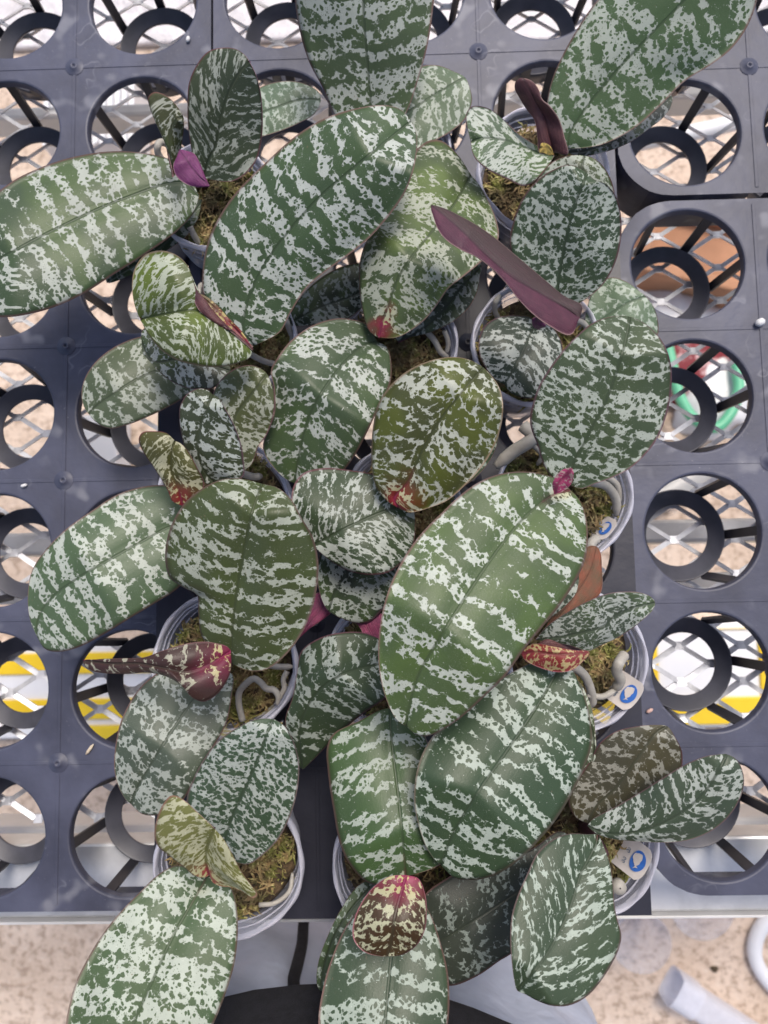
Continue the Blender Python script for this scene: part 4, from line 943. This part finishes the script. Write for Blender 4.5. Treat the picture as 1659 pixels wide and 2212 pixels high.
# ---- plant 6: right of centre, upper
S6 = plant(1160, 735, 45, 'orchid with a long folded maroon leaf lying across its round spotted leaf')
pot(S6, 1160, 738, 142, .042, (.03, .02), seed=6)
crown(S6, (1165, 700), 66, 28, mat=UNDER_MAG)
leaf(S6, 4, [(860, 330), (920, 290), (1000, 235), (1060, 200), (1130, 175)], [(870, 260), (886, 190), (905, 140), (940, 108), (985, 92), (1045, 110), (1095, 145)], [(900, 420), (1000, 420), (1120, 410), (1180, 350), (1186, 300), (1168, 225)], [34, 40, 44, 44], LM(green=(.10, .17, .10), green2=(.10, .19, .11), silver=(.46, .54, .46), cov=.52, band=.8, cell=2.4, elong=1.6, soft=.09), label='pale green low leaf')
leaf(S6, 4, [(655, 300), (640, 320), (600, 410), (560, 490), (520, 556)], [(630, 265), (590, 258), (540, 256), (480, 270), (430, 308), (408, 380), (418, 440), (452, 500), (492, 543)], [(700, 285), (745, 330), (772, 390), (765, 440), (725, 530), (660, 608), (620, 616), (570, 604), (540, 585)], [44, 48, 52, 52, 48], LM(green=(.022, .036, .026), green2=(.025, .042, .03), silver=(.42, .45, .43), cov=.50, band=.9, bfreq=.13, cell=2.3, elong=2.6, shear=-.35, rim=(.10, .05, .05)), label='small dark leaf inside the pot')
leaf(S6, 0, [(1228, 620), (1225, 560), (1235, 470), (1250, 400), (1262, 336)], [(1150, 560), (1130, 480), (1140, 420), (1165, 380), (1190, 352), (1225, 337)], [(1290, 560), (1320, 480), (1328, 420), (1312, 372), (1288, 345)], [58, 70, 80, 84, 82], LM(green=(.055, .07, .045), silver=(.40, .44, .38), cov=.42, band=.7, cell=2.6, rim=(.14, .07, .06)))
leaf(S6, 0, [(1216, 672), (1205, 620), (1212, 570), (1226, 500), (1243, 440), (1268, 374)], [(1175, 640), (1140, 612), (1112, 570), (1101, 525), (1109, 478), (1128, 430), (1156, 394), (1192, 368), (1232, 356)], [(1250, 656), (1285, 632), (1312, 602), (1332, 560), (1342, 510), (1341, 462), (1331, 425), (1309, 398), (1284, 388)],
     [62, 84, 98, 106, 108, 104], LM(green=(.035, .065, .035), green2=(.04, .08, .035), silver=(.42, .47, .42), cov=.48, band=.75, bfreq=.13, cell=2.3, elong=1.4, shear=-.2, rim=(.12, .06, .06), margin=.3), label='round spotted leaf')
leaf(S6, 0, [(1250, 688), (1220, 668), (1160, 634), (1100, 598), (1045, 551), (1000, 505), (960, 470), (931, 447)], [(1257, 662), (1219, 641), (1179, 608), (1114, 553), (1070, 516), (1030, 488), (990, 466), (955, 450)], [(1232, 724), (1179, 700), (1149, 677), (1119, 646), (1089, 608), (1059, 578), (1029, 556), (995, 540), (965, 520), (947, 498), (935, 465)], [106, 116, 126, 132, 130, 124], LM(green=(.05, .05, .04), silver=(.35, .36, .33), cov=.5), UNDER_FOLD, flip=True, dome=.05, droop=.1, eL=-7, eR=2, label='long folded maroon leaf')
leaf(S6, 4, [(665, 315), (660, 300), (655, 280), (668, 262)], [(648, 308), (640, 290), (642, 270)], [(700, 300), (690, 285), (682, 270)], [62, 70, 76, 80], LM(green=(.1, .02, .03), cov=.9), UNDER_MAG, flip=True, th=.0009, label='tiny purple shoot')
root(S6, [(1078, 640, 40), (1070, 655, 44), (1070, 675, 40), (1078, 690, 30)], .0022); root(S6, [(1240, 690, 42), (1262, 700, 42), (1272, 720, 34)], .0024)

# ---- plant 7: right, long leaf
T7 = plant(1230, 1065, 48, 'orchid with a very long green leaf and a tiny pink shoot at its crown')
pt, c7, r7, Q7 = pot(T7, 1222, 1066, 150, .046, (.05, -.03), seed=7)
crown(T7, (1225, 1042), 96, 34)
leaf(T7, 4, [(800, 985), (815, 900), (850, 835), (900, 738), (960, 622), (1010, 480), (1040, 380), (1062, 262)], [(740, 965), (705, 930), (678, 870), (665, 820), (640, 760), (630, 705), (642, 640), (670, 560), (720, 478), (780, 400), (840, 338), (900, 290), (970, 264), (1030, 258)], [(850, 1005), (910, 985), (985, 958), (1060, 920), (1120, 868), (1180, 790), (1220, 690), (1241, 580), (1240, 470), (1212, 385), (1165, 322), (1105, 278)],
     [98, 108, 116, 124, 128, 126, 120], LM(green=(.042, .072, .035), green2=(.05, .085, .032), silver=(.43, .48, .42), cov=.54, band=.85, bfreq=.14, cell=2.4, elong=1.9, shear=-.2, rim=(.13, .06, .07), margin=.2), label='broad oval leaf')
leaf(T7, 0, [(1232, 1058), (1190, 1072), (1140, 1111), (1080, 1181), (1005, 1291), (945, 1386), (905, 1456), (885, 1520), (876, 1568)], [(1205, 1035), (1155, 1021), (1110, 1019), (1065, 1028), (1028, 1045), (990, 1073), (955, 1107), (928, 1133), (895, 1171), (865, 1218), (840, 1272), (824, 1332), (817, 1400), (821, 1460), (838, 1520), (858, 1556)], [(1252, 1080), (1264, 1110), (1270, 1156), (1265, 1206), (1246, 1251), (1211, 1306), (1175, 1351), (1130, 1406), (1095, 1456), (1045, 1506), (995, 1551), (955, 1577), (925, 1590), (900, 1588)],
     [106, 116, 130, 138, 142, 138, 132, 122], LM(green=(.05, .095, .035), green2=(.07, .15, .028), silver=(.50, .55, .49), cov=.60, band=1.25, bfreq=.085, cell=2.9, shear=0.08, elong=1.5, basered=.5, baseLen=.16, red=(.10, .03, .03), margin=.1, speck=.5), droop=.12, label='very long green leaf')
leaf(T7, 4, [(736, 1030), (752, 985), (785, 950), (812, 917)], [(727, 990), (740, 955), (775, 922)], [(775, 1015), (808, 985), (820, 945)], [122, 128, 132, 134], LM(green=(.35, .03, .07), green2=(.35, .03, .07), silver=(.5, .36, .33), cov=.45, cell=1.1, rim=(.45, .2, .2), band=.3), UNDER_PINK, label='tiny pink shoot', th=.0008)
root(T7, [(1130, 920, 48), (1152, 944, 52), (1110, 975, 50), (1070, 1008, 46)], .0052, n=24); root(T7, [(1150, 960, 42), (1170, 985, 40), (1160, 1005, 34)], .002)
root(T7, [(1275, 1040, 56), (1310, 1050, 52), (1330, 1078, 44), (1332, 1112, 34)], .0036); root(T7, [(1302, 1025, 44), (1332, 1048, 42), (1336, 1090, 30)], .0028)
root(T7, [(1280, 1190, 44), (1276, 1176, 46), (1292, 1160, 42)], .004)
sticker(T7, 1306, 1141, -38, 34, .74)

# ---- plant 8: left, third row
X8 = plant(478, 1085, 48, 'orchid whose broad leaf spreads left over empty pockets, three smaller leaves standing above it')
pot(X8, 480, 1088, 150, .044, (.03, .04), seed=8)
crown(X8, (430, 1085), 72, 32)
leaf(X8, 0, [(445, 1120), (370, 1137), (310, 1168), (250, 1201), (165, 1251), (108, 1296), (82, 1340), (80, 1375)], [(400, 1060), (355, 1048), (300, 1053), (250, 1070), (200, 1102), (140, 1145), (95, 1192), (68, 1235), (60, 1285), (64, 1335)], [(440, 1200), (385, 1270), (340, 1300), (280, 1336), (225, 1370), (165, 1400), (125, 1408), (97, 1402)],
     [64, 74, 84, 86, 80, 70], LM(green=(.06, .11, .055), green2=(.065, .13, .055), silver=(.50, .55, .49), cov=.56, band=1.5, bfreq=.095, cell=2.9, shear=0.0, margin=.1), droop=.16, label='broad banded leaf')
leaf(X8, 0, [(525, 1020), (508, 965), (506, 905), (530, 868), (558, 833), (577, 808)], [(470, 960), (455, 890), (462, 845), (482, 815), (510, 795), (540, 789), (562, 795)], [(545, 1000), (558, 965), (578, 935), (592, 890), (592, 845), (584, 822)], [72, 80, 86, 90, 88], LM(green=(.06, .08, .035), green2=(.07, .10, .03), silver=(.38, .41, .34), cov=.50, band=.7, cell=2.6, rim=(.14, .06, .07), margin=.3), UNDER_MAG)
leaf(X8, 3, [(930, 985), (880, 925), (855, 855), (855, 790), (870, 720), (895, 660), (916, 595)], [(895, 985), (850, 930), (808, 860), (785, 780), (774, 700), (778, 650), (805, 600), (850, 574), (890, 576)], [(985, 965), (1050, 952), (1052, 880), (1040, 810), (1010, 730), (975, 665), (945, 612)],
     [90, 100, 108, 112, 114, 110], LM(green=(.035, .05, .025), green2=(.04, .06, .02), silver=(.46, .50, .46), cov=.50, band=1.0, bfreq=.15, cell=2.5, elong=1.3, rim=(.13, .06, .07), margin=.2), UNDER_MAG, eL=-2, eR=4, label='upright oval leaf')
leaf(X8, 3, [(790, 1080), (770, 1000), (742, 930), (740, 870), (745, 830), (757, 798)], [(745, 1060), (725, 1015), (700, 970), (662, 910), (615, 840), (599, 790), (615, 762), (660, 757), (720, 765)], [(830, 1050), (868, 1020), (882, 985), (850, 910), (810, 840), (782, 810)], [92, 98, 104, 106, 104], LM(green=(.06, .065, .018), green2=(.07, .085, .015), silver=(.42, .43, .30), cov=.50, band=.8, bfreq=.16, cell=2.1, elong=1.5, shear=.7, basered=.9, baseLen=.5, red=(.22, .04, .02), rim=(.15, .05, .05)), UNDER_BROWN, eL=4, eR=3, dome=.18, label='folded young leaf with a red base')
root(X8, [(520, 1022, 44), (548, 1030, 42), (566, 1028, 36)], .003)

# ---- plant 9: left, fourth row
Y9 = plant(483, 1435, 46, 'orchid with a curling root on its moss and a dark red leaf pointing left')
pot(Y9, 484, 1436, 157, .044, (.04, .03), seed=9, moss_dz=-.028)
crown(Y9, (497, 1425), 84, 30)
leaf(Y9, 5, [(960, 690), (900, 740), (820, 835), (740, 950), (660, 1080), (615, 1155), (585, 1210), (566, 1262)], [(760, 660), (690, 690), (620, 742), (562, 820), (520, 910), (500, 1000), (493, 1090), (500, 1150), (520, 1205), (545, 1245)], [(1005, 700), (1000, 800), (975, 920), (900, 1050), (840, 1160), (780, 1260), (720, 1300), (660, 1312), (610, 1303)],
     [58, 66, 74, 76, 72, 64], LM(green=(.06, .085, .06), green2=(.06, .09, .06), silver=(.40, .44, .40), cov=.50, band=.9, bfreq=.11, cell=3.0, elong=1.1, soft=.05), label='grey green spotted leaf')
leaf(Y9, 5, [(1000, 655), (1000, 590), (1008, 480), (1025, 335), (1058, 155), (1090, 0), (1110, -60), (1132, -122)], [(945, 625), (905, 580), (868, 530), (856, 430), (852, 360), (790, 325), (733, 284), (713, 185), (738, 62), (800, -42), (880, -106), (960, -141), (1050, -143)], [(1060, 680), (1110, 688), (1160, 676), (1222, 630), (1282, 560), (1330, 470), (1362, 370), (1376, 225), (1352, 110), (1300, 20), (1258, -55), (1200, -105)],
     [92, 104, 116, 126, 130, 128, 122], LM(green=(.044, .068, .024), green2=(.052, .09, .022), silver=(.40, .44, .37), cov=.63, band=1.05, bfreq=.12, cell=2.6, elong=2.1, shear=-.15, rim=(.12, .08, .06), margin=.2), UNDER_MAG, dome=.12, label='broad olive leaf with thin silver bands')
leaf(Y9, 5, [(997, 598), (960, 625), (900, 660), (800, 690), (700, 672), (600, 655), (480, 655), (390, 645), (358, 645)], [(980, 580), (940, 568), (880, 560), (800, 570), (700, 600), (620, 628), (520, 632), (420, 636)], [(1000, 660), (985, 720), (935, 790), (880, 820), (830, 802), (780, 748), (720, 712), (640, 694), (540, 700), (430, 694), (385, 680)],
     [104, 110, 116, 118, 112, 106, 100], LM(green=(.045, .022, .018), green2=(.05, .03, .02), silver=(.36, .36, .28), cov=.66, band=1.0, bfreq=.12, cell=2.2, elong=1.2, basered=1, baseLen=.38, red=(.16, .012, .022), rim=(.2, .12, .10), shear=.3), UNDER_PINK, dome=.2, label='dark red leaf pointing left')
root(Y9, [(524, 1556, 30), (516, 1520, 36), (517, 1495, 40), (530, 1478, 42), (548, 1466, 44), (563, 1474, 42), (576, 1488, 42), (592, 1490, 42), (601, 1505, 42), (598, 1522, 40)], .0026)
root(Y9, [(620, 1450, 40), (612, 1468, 40), (614, 1486, 40), (606, 1502, 40), (598, 1518, 40)], .0021); root(Y9, [(560, 1432, 42), (600, 1440, 40), (632, 1440, 36)], .0024)

# ---- plant 10: left, front row
Z10 = plant(492, 1875, 48, 'front left orchid with a folded cream leaf and a long leaf over the rail')
pot(Z10, 492, 1872, 158, .046, (.03, -.07), seed=10, moss_n=1500)
crown(Z10, (455, 1880), 92, 34)
leaf(Z10, 7, [(930, 405), (950, 370), (985, 270), (1000, 220), (1040, 130), (1085, 30), (1120, -50), (1150, -140), (1180, -211)], [(890, 340), (830, 240), (806, 140), (830, 60), (875, -30), (940, -115), (1020, -172), (1100, -208)], [(1010, 405), (1070, 416), (1130, 380), (1200, 310), (1255, 205), (1285, 95), (1293, 0), (1285, -60), (1265, -120), (1228, -182)],
     [72, 84, 96, 104, 106, 102], LM(green=(.04, .075, .045), green2=(.045, .085, .045), silver=(.46, .50, .47), cov=.42, band=.75, bfreq=.13, cell=2.0, elong=1.5, margin=.5, rim=(.14, .10, .09)), label='pale leaf with small green spots')
leaf(Z10, 7, [(893, 470), (880, 495), (820, 600), (750, 722), (690, 850), (640, 960), (580, 1095), (545, 1180), (500, 1300)], [(830, 440), (765, 420), (690, 455), (600, 540), (520, 622), (440, 722), (380, 820), (330, 920), (300, 1020), (285, 1110), (295, 1230), (380, 1310)], [(950, 485), (1000, 520), (1022, 600), (1028, 700), (1016, 830), (990, 930), (958, 1020), (920, 1110), (850, 1230), (690, 1310)],
     [86, 98, 116, 130, 138, 140, 134], LM(green=(.05, .095, .04), green2=(.05, .11, .05), silver=(.48, .54, .47), cov=.43, band=1.15, bfreq=.10, cell=2.8, shear=.0, elong=1.3, margin=.2, rim=(.13, .09, .07), basered=.25, red=(.05, .08, .03)), label='long leaf over the rail')
leaf(Z10, 7, [(905, 462), (890, 395), (900, 330), (926, 262)], [(880, 474), (840, 466), (790, 425), (725, 375), (680, 335), (667, 285), (680, 210), (712, 145), (742, 118), (790, 136), (850, 190), (900, 235)], [(915, 490), (950, 510), (1000, 516), (1050, 535), (1095, 562), (1112, 548), (1085, 505), (1045, 450), (1005, 375), (965, 305), (940, 275)],
     [112, 120, 128, 132], LM(green=(.13, .15, .04), green2=(.11, .14, .04), silver=(.46, .48, .33), cov=.40, band=.6, cell=1.7, elong=2.2, shear=.8, basered=.9, baseLen=.35, red=(.30, .06, .05), rim=(.25, .15, .10)), UNDER_BROWN, eL=4, eR=-2, dome=.12, label='folded cream young leaf')
root(Z10, [(560, 1955, 38), (595, 1950, 38), (625, 1925, 36), (632, 1885, 30)], .0018)

# ---- plant 11: centre, fourth row (mostly hidden)
C11 = plant(838, 1440, 42, 'mostly hidden orchid in the lower middle with a dark drooping leaf')
pot(C11, 838, 1440, 140, .038, seed=11)
crown(C11, (835, 1415), 60, 24, mat=UNDER_PINK)
leaf(C11, 0, [(845, 1432), (812, 1436), (750, 1452), (690, 1491), (655, 1546), (646, 1600), (652, 1662)], [(835, 1390), (810, 1375), (775, 1365), (715, 1370), (675, 1386), (650, 1408), (641, 1456), (632, 1506), (616, 1556), (628, 1600), (642, 1640)], [(850, 1480), (832, 1508), (790, 1538), (740, 1578), (700, 1618), (668, 1650)],
     [70, 78, 84, 82, 70, 54], LM(green=(.028, .052, .028), green2=(.035, .065, .028), silver=(.36, .40, .37), cov=.60, band=1.1, bfreq=.09, cell=2.4, elong=1.7, rim=(.14, .06, .07)), UNDER_MAG, droop=.2, label='dark drooping leaf')
leaf(C11, 5, [(1270, 560), (1320, 500), (1380, 430), (1430, 370)], [(1285, 520), (1310, 440), (1370, 350)], [(1330, 510), (1400, 460), (1440, 420)], [52, 52, 50, 48], LM(green=G1), UNDER_PINK, flip=True, label='pink underside at left of the crown')
leaf(C11, 5, [(1640, 640), (1620, 570), (1590, 500), (1560, 440)], [(1600, 590), (1560, 510), (1530, 450)], [(1660, 600), (1665, 520), (1650, 440)], [58, 60, 60, 58], LM(green=G1), UNDER_PINK, flip=True, label='magenta underside beside the long green leaf')
# ---- plant 12: very centre
V12 = plant(868, 1105, 46, 'middle orchid with a golden green leaf and a dark rippled leaf to its left')
pot(V12, 868, 1090, 132, .042, seed=12)
crown(V12, (862, 1100), 84, 28)
leaf(V12, 0, [(900, 1060), (960, 1020), (1020, 970), (1078, 925)], [(940, 960), (1010, 900), (1060, 880)], [(960, 1070), (1020, 1038), (1055, 1000), (1072, 965)], [56, 62, 66, 66], LM(green=(.03, .055, .035), silver=(.36, .42, .38), cov=.5, band=.8, cell=3.0))
leaf(V12, 0, [(850, 1190), (800, 1185), (756, 1230), (725, 1276), (710, 1320)], [(790, 1150), (720, 1160), (690, 1200), (685, 1240), (690, 1278), (700, 1306)], [(870, 1240), (845, 1290), (825, 1318), (800, 1342), (775, 1347), (740, 1337)], [66, 68, 66, 62], LM(green=(.022, .036, .022), silver=(.38, .42, .38), cov=.50, band=.9, cell=2.7, rim=(.14, .07, .07)), label='low dark leaf')
leaf(V12, 0, [(893, 1092), (860, 1098), (826, 1106), (775, 1128), (725, 1152), (678, 1178)], [(875, 1062), (845, 1040), (810, 1025), (760, 1016), (700, 1011), (655, 1022), (634, 1050), (630, 1090), (643, 1130), (662, 1165)], [(897, 1130), (893, 1175), (872, 1212), (840, 1236), (800, 1242), (755, 1234), (712, 1210), (688, 1190)],
     [82, 88, 92, 92, 88], LM(green=(.03, .055, .026), green2=(.035, .065, .026), silver=(.42, .46, .42), cov=.53, band=.7, bfreq=.15, cell=2.2, elong=2.0, shear=.6, rim=(.14, .06, .06), margin=.0), wav=2.5, droop=.12, label='dark rippled leaf')
leaf(V12, 0, [(862, 1098), (852, 1076), (880, 1042), (910, 978), (950, 908), (994, 852), (1044, 794)], [(838, 1084), (815, 1058), (804, 1020), (802, 975), (806, 920), (818, 870), (846, 830), (885, 798), (929, 779), (975, 771), (1014, 777)], [(884, 1107), (930, 1096), (968, 1080), (1008, 1045), (1040, 1010), (1066, 968), (1082, 922), (1087, 878), (1080, 840), (1064, 815)],
     [94, 104, 114, 120, 124, 122, 116], LM(green=(.045, .06, .018), green2=(.075, .11, .012), silver=(.47, .50, .43), cov=.54, band=.75, bfreq=.13, cell=2.7, elong=1.3, basered=1, baseLen=.30, red=(.22, .03, .02), rim=(.25, .2, .12), glow=.8, margin=.1), UNDER_BROWN, dome=.15, droop=.16, label='golden green leaf with a red base')
# ---- plant 13: right, fourth row
U13 = plant(1255, 1430, 46, 'orchid with an orange ageing leaf and a blue oval emblem on its pot label')
pot(U13, 1250, 1428, 150, .044, (.05, -.03), seed=13, moss_n=1900)
crown(U13, (1180, 1400), 82, 30, mat=UNDER_MAG)
leaf(U13, 6, [(690, 510), (760, 440), (830, 350), (890, 250), (915, 150)], [(740, 420), (800, 320), (850, 220), (880, 150)], [(790, 470), (870, 400), (935, 350), (940, 240), (932, 170)], [60, 62, 60, 56], LM(green=G1), UNDER_ORANGE, flip=True, label='orange ageing leaf')
leaf(U13, 6, [(690, 480), (740, 410), (800, 330), (842, 285)], [(740, 340), (800, 260), (838, 250)], [(730, 450), (790, 400), (830, 350)], [70, 74, 74, 72], LM(green=(.05, .07, .05), silver=(.42, .46, .42), cov=.4, cell=2.2))
leaf(U13, 6, [(740, 690), (800, 720), (870, 860), (905, 1000), (880, 1140), (820, 1240)], [(780, 760), (830, 900), (850, 1060), (820, 1180)], [(830, 720), (892, 830), (915, 970), (913, 1070), (880, 1150), (845, 1215)], [62, 68, 76, 80, 78, 72], LM(green=(.05, .07, .04), silver=(.40, .45, .38), cov=.45, cell=2.6))
leaf(U13, 0, [(1215, 1428), (1202, 1452), (1174, 1502), (1129, 1572), (1074, 1651), (1049, 1686), (1014, 1740), (979, 1800), (952, 1868)], [(1170, 1425), (1110, 1450), (1040, 1495), (975, 1550), (934, 1591), (909, 1636), (897, 1684), (895, 1734), (905, 1786), (922, 1832), (940, 1858)], [(1232, 1440), (1259, 1494), (1274, 1546), (1278, 1606), (1262, 1659), (1240, 1706), (1206, 1764), (1170, 1809), (1130, 1850), (1090, 1880), (1050, 1897), (1014, 1901), (980, 1896)],
     [84, 96, 108, 114, 116, 114, 108, 100], LM(green=(.030, .062, .032), green2=(.035, .078, .03), silver=(.44, .50, .45), cov=.57, band=1.3, bfreq=.10, cell=2.8, elong=1.5, shear=0.05, rim=(.12, .10, .07), margin=.1), droop=.14, label='big dark green banded leaf')
leaf(U13, 6, [(655, 552), (760, 540), (870, 518), (950, 492), (990, 455), (1060, 420), (1172, 392)], [(700, 498), (780, 440), (880, 385), (970, 352), (1060, 345), (1120, 352), (1158, 370)], [(720, 562), (800, 575), (885, 600), (930, 580), (1000, 548), (1070, 505), (1130, 455), (1160, 425)], [84, 92, 100, 106, 108, 108, 104], LM(green=(.055, .08, .055), silver=(.45, .49, .45), cov=.47, band=.6, cell=1.9, elong=.55, rim=(.14, .08, .09)), UNDER_BROWN, eL=4, eR=-3, label='silvery leaf pointing right')
leaf(U13, 6, [(592, 612), (650, 605), (720, 612), (800, 615), (888, 606)], [(620, 580), (650, 568), (730, 580), (810, 596)], [(610, 640), (680, 675), (750, 692), (810, 684), (855, 650)], [98, 102, 104, 104, 100], LM(green=(.20, .04, .02), green2=(.25, .08, .02), silver=(.48, .42, .20), cov=.45, cell=1.6, basered=.4, red=(.25, .03, .05), band=.4, rim=(.3, .15, .15)), UNDER_PINK, droop=.4, label='small red and yellow young leaf')
leaf(U13, 6, [(640, 600), (700, 580), (780, 590), (850, 600)], [(680, 560), (730, 545), (800, 575)], [(690, 600), (760, 605)], [84, 86, 86, 84], LM(green=G1), UNDER_BROWN, flip=True)
root(U13, [(1240, 1440, 60), (1262, 1458, 58), (1276, 1490, 52), (1280, 1515, 44), (1272, 1528, 36)], .0034); root(U13, [(1348, 1415, 46), (1338, 1430, 52), (1332, 1450, 50), (1340, 1470, 42), (1326, 1490, 36)], .0042)
root(U13, [(1268, 1500, 44), (1300, 1505, 42), (1330, 1490, 38)], .0024)
sticker(U13, 1356, 1498, -38, 38, .95)

# ---- plant 14: front centre
F14 = plant(868, 1880, 46, 'front centre orchid with a small red and yellow young leaf in its crown')
pot(F14, 872, 1880, 150, .042, (0, -.04), seed=14, moss_n=700)
crown(F14, (875, 1895), 92, 28)
leaf(F14, 7, [(1650, 470), (1560, 560), (1470, 680), (1410, 820), (1385, 962)], [(1600, 480), (1540, 515), (1470, 615), (1418, 720), (1380, 820), (1367, 900), (1372, 945)], [(1640, 620), (1580, 760), (1500, 860), (1430, 940), (1400, 962)], [60, 64, 66, 66, 62], LM(green=(.035, .055, .04), silver=(.34, .39, .35), cov=.55, band=.9, cell=2.5))
leaf(F14, 0, [(876, 1893), (873, 1850), (864, 1750), (852, 1650), (845, 1585), (842, 1530)], [(840, 1910), (800, 1909), (768, 1884), (738, 1834), (720, 1750), (708, 1665), (706, 1615), (720, 1585), (770, 1560)], [(905, 1886), (935, 1876), (955, 1862), (958, 1800), (945, 1700), (930, 1620), (905, 1570)],
     [88, 92, 96, 96, 88, 74], LM(green=(.035, .08, .03), green2=(.045, .12, .03), silver=(.40, .46, .40), cov=.58, band=1.5, bfreq=.10, cell=2.7, elong=1.6, basered=.3, red=(.08, .03, .02), baseLen=.15), droop=.14, label='bright green upright leaf')
leaf(F14, 0, [(866, 1905), (855, 1980), (845, 2070), (838, 2140), (832, 2212), (828, 2270), (828, 2330)], [(815, 1935), (778, 1962), (745, 2005), (715, 2074), (699, 2129), (688, 2200), (695, 2270), (750, 2330)], [(900, 1930), (930, 1975), (951, 2034), (967, 2099), (971, 2159), (966, 2220), (945, 2290), (890, 2335)], [80, 92, 104, 112, 114, 112], LM(green=(.035, .065, .035), green2=(.04, .08, .04), silver=(.40, .46, .41), cov=.54, band=1.2, bfreq=.10, cell=2.9, elong=1.3, shear=-.2, margin=.3), label='leaf hanging over the front edge')
leaf(F14, 0, [(877, 1890), (866, 1930), (852, 1985), (845, 2030), (836, 2066)], [(842, 1893), (805, 1918), (778, 1955), (763, 1995), (764, 2030), (785, 2055), (812, 2064)], [(904, 1898), (918, 1930), (922, 1965), (918, 2008), (900, 2042), (870, 2062)], [122, 126, 128, 128, 124], LM(green=(.05, .03, .012), green2=(.055, .045, .012), silver=(.44, .46, .32), cov=.58, band=.7, bfreq=.16, cell=2.1, elong=1.2, basered=1, baseLen=.52, red=(.25, .018, .035), rim=(.3, .12, .12), shear=-.4), UNDER_PINK, droop=.2, label='small red and yellow young leaf')
# ---- plant 15: front right
G15 = plant(1275, 1832, 46, 'front right orchid with one brownish leaf and an oval leaf pointing right')
pot(G15, 1274, 1832, 150, .044, (.05, -.06), seed=15, moss_n=1500)
crown(G15, (1262, 1784), 78, 30, mat=UNDER_BROWN)
leaf(G15, 0, [(1235, 1810), (1180, 1870), (1130, 1915), (1040, 1978), (950, 2034), (925, 2050)], [(1210, 1795), (1140, 1838), (1060, 1845), (970, 1894), (920, 1930), (890, 1980)], [(1240, 1900), (1180, 1990), (1105, 2060), (1080, 2075), (1030, 2109), (972, 2130), (930, 2115)], [52, 56, 60, 62, 58], LM(green=(.035, .045, .035), green2=(.038, .05, .038), silver=(.26, .30, .28), cov=.66, band=.8, bfreq=.09, cell=2.3, elong=1.2, soft=.08, speck=.2), label='dull grey green leaf')
leaf(G15, 8, [(880, 240), (920, 160), (1000, 85), (1100, -50), (1180, -155), (1225, -180)], [(830, 215), (800, 160), (802, 100), (850, 30), (900, -50), (930, -105), (1000, -157), (1100, -181), (1170, -186)], [(960, 230), (1080, 160), (1200, 90), (1280, 20), (1290, -40), (1285, -80), (1260, -130)], [74, 80, 86, 88, 86], LM(green=(.055, .055, .035), green2=(.08, .075, .02), silver=(.30, .30, .26), cov=.60, band=.7, cell=2.5, soft=.07, rim=(.14, .07, .07)), UNDER_BROWN, label='brownish leaf')
leaf(G15, 8, [(878, 250), (960, 282), (1080, 278), (1200, 240), (1300, 182), (1380, 110), (1440, 20), (1480, -60)], [(900, 222), (1000, 168), (1100, 108), (1200, 45), (1300, -15), (1390, -50), (1440, -58)], [(920, 285), (980, 305), (1060, 315), (1180, 322), (1300, 315), (1400, 280), (1475, 225), (1530, 150), (1556, 65), (1545, 0), (1520, -40)],
     [92, 100, 108, 112, 114, 112], LM(green=(.04, .065, .04), green2=(.045, .075, .04), silver=(.42, .46, .42), cov=.54, band=.9, bfreq=.13, cell=2.7, elong=1.5, shear=-.5, rim=(.13, .08, .08), margin=.3), UNDER_BROWN, eR=-2, label='oval leaf pointing right')
leaf(G15, 8, [(925, 285), (915, 330), (890, 380), (850, 455), (812, 575), (765, 690), (695, 815), (640, 885), (575, 962)], [(880, 286), (800, 284), (730, 308), (662, 368), (622, 450), (580, 545), (552, 640), (546, 740), (553, 850), (564, 925)], [(946, 330), (972, 400), (990, 500), (997, 600), (1010, 660), (1026, 725), (1012, 790), (972, 868), (922, 940), (870, 992), (800, 1026), (730, 1028), (660, 1005), (612, 978)],
     [92, 98, 108, 118, 124, 126, 120], LM(green=(.034, .062, .034), green2=(.036, .07, .03), silver=(.40, .46, .41), cov=.63, band=.8, bfreq=.13, cell=2.3, elong=1.2, shear=1.0, basered=.3, baseLen=.1, red=(.12, .03, .03), rim=(.13, .09, .08), margin=.1), eL=2, eR=4, label='front right leaf with thin silver streaks')
sticker(G15, 1375, 1858, -30, 40, .95)
V, F = [], []; lathe(V, F, [(.0005, 0), (.004, 0), (.0042, .002), (.004, .006), (.0005, .0065)], 20)
o = mesh('root', [v + W(1333, 1910, .036) - G15.location for v in V], F, ROOT, G15); o['label'] = 'cut pale root end'
# bits on the trays
def bit(name, px, py, L_, r, ang, mt, label, cat, z=0):
    V, F = [], []; tubegeo(V, F, [(-L_, 0, r), (-L_ * .5, 0, r * 1.1), (L_ * .5, .0003, r * 1.1), (L_, .0004, r)], [r * .4, r, r, r * .3], 8)
    o = mesh(name, V, F, mt); o.location = W(px, py, z) + Vector((0, 0, .0002)); o.rotation_euler.z = ang; tag(o, label, cat)
STRAW = mat_noise('straw', (.55, .45, .32), (.7, .62, .5), 300, .8)
bit('straw_flake', 196, 1618, .004, .0011, .9, STRAW, 'pale straw coloured flake on the black tray beside the spotted leaf', 'debris')
bit('petal_crumb', 1402, 1535, .0024, .0012, .4, mat_noise('pinkish', (.5, .32, .28), (.62, .42, .36), 300, .8), 'pinkish crumb on the right tray near the labelled pot', 'debris')
bit('perlite_grain', 1638, 700, .0034, .0026, .4, WHITEP, 'white perlite grain on the right tray near the edge of the picture', 'debris')
bit('perlite_grain', 408, 88, .0022, .0014, 1.2, WHITEP, 'small white grain on the top left tray', 'debris')
bit('perlite_grain', 54, 1050, .0022, .0012, .2, WHITEP, 'small white grain on the left tray between two pockets', 'debris')
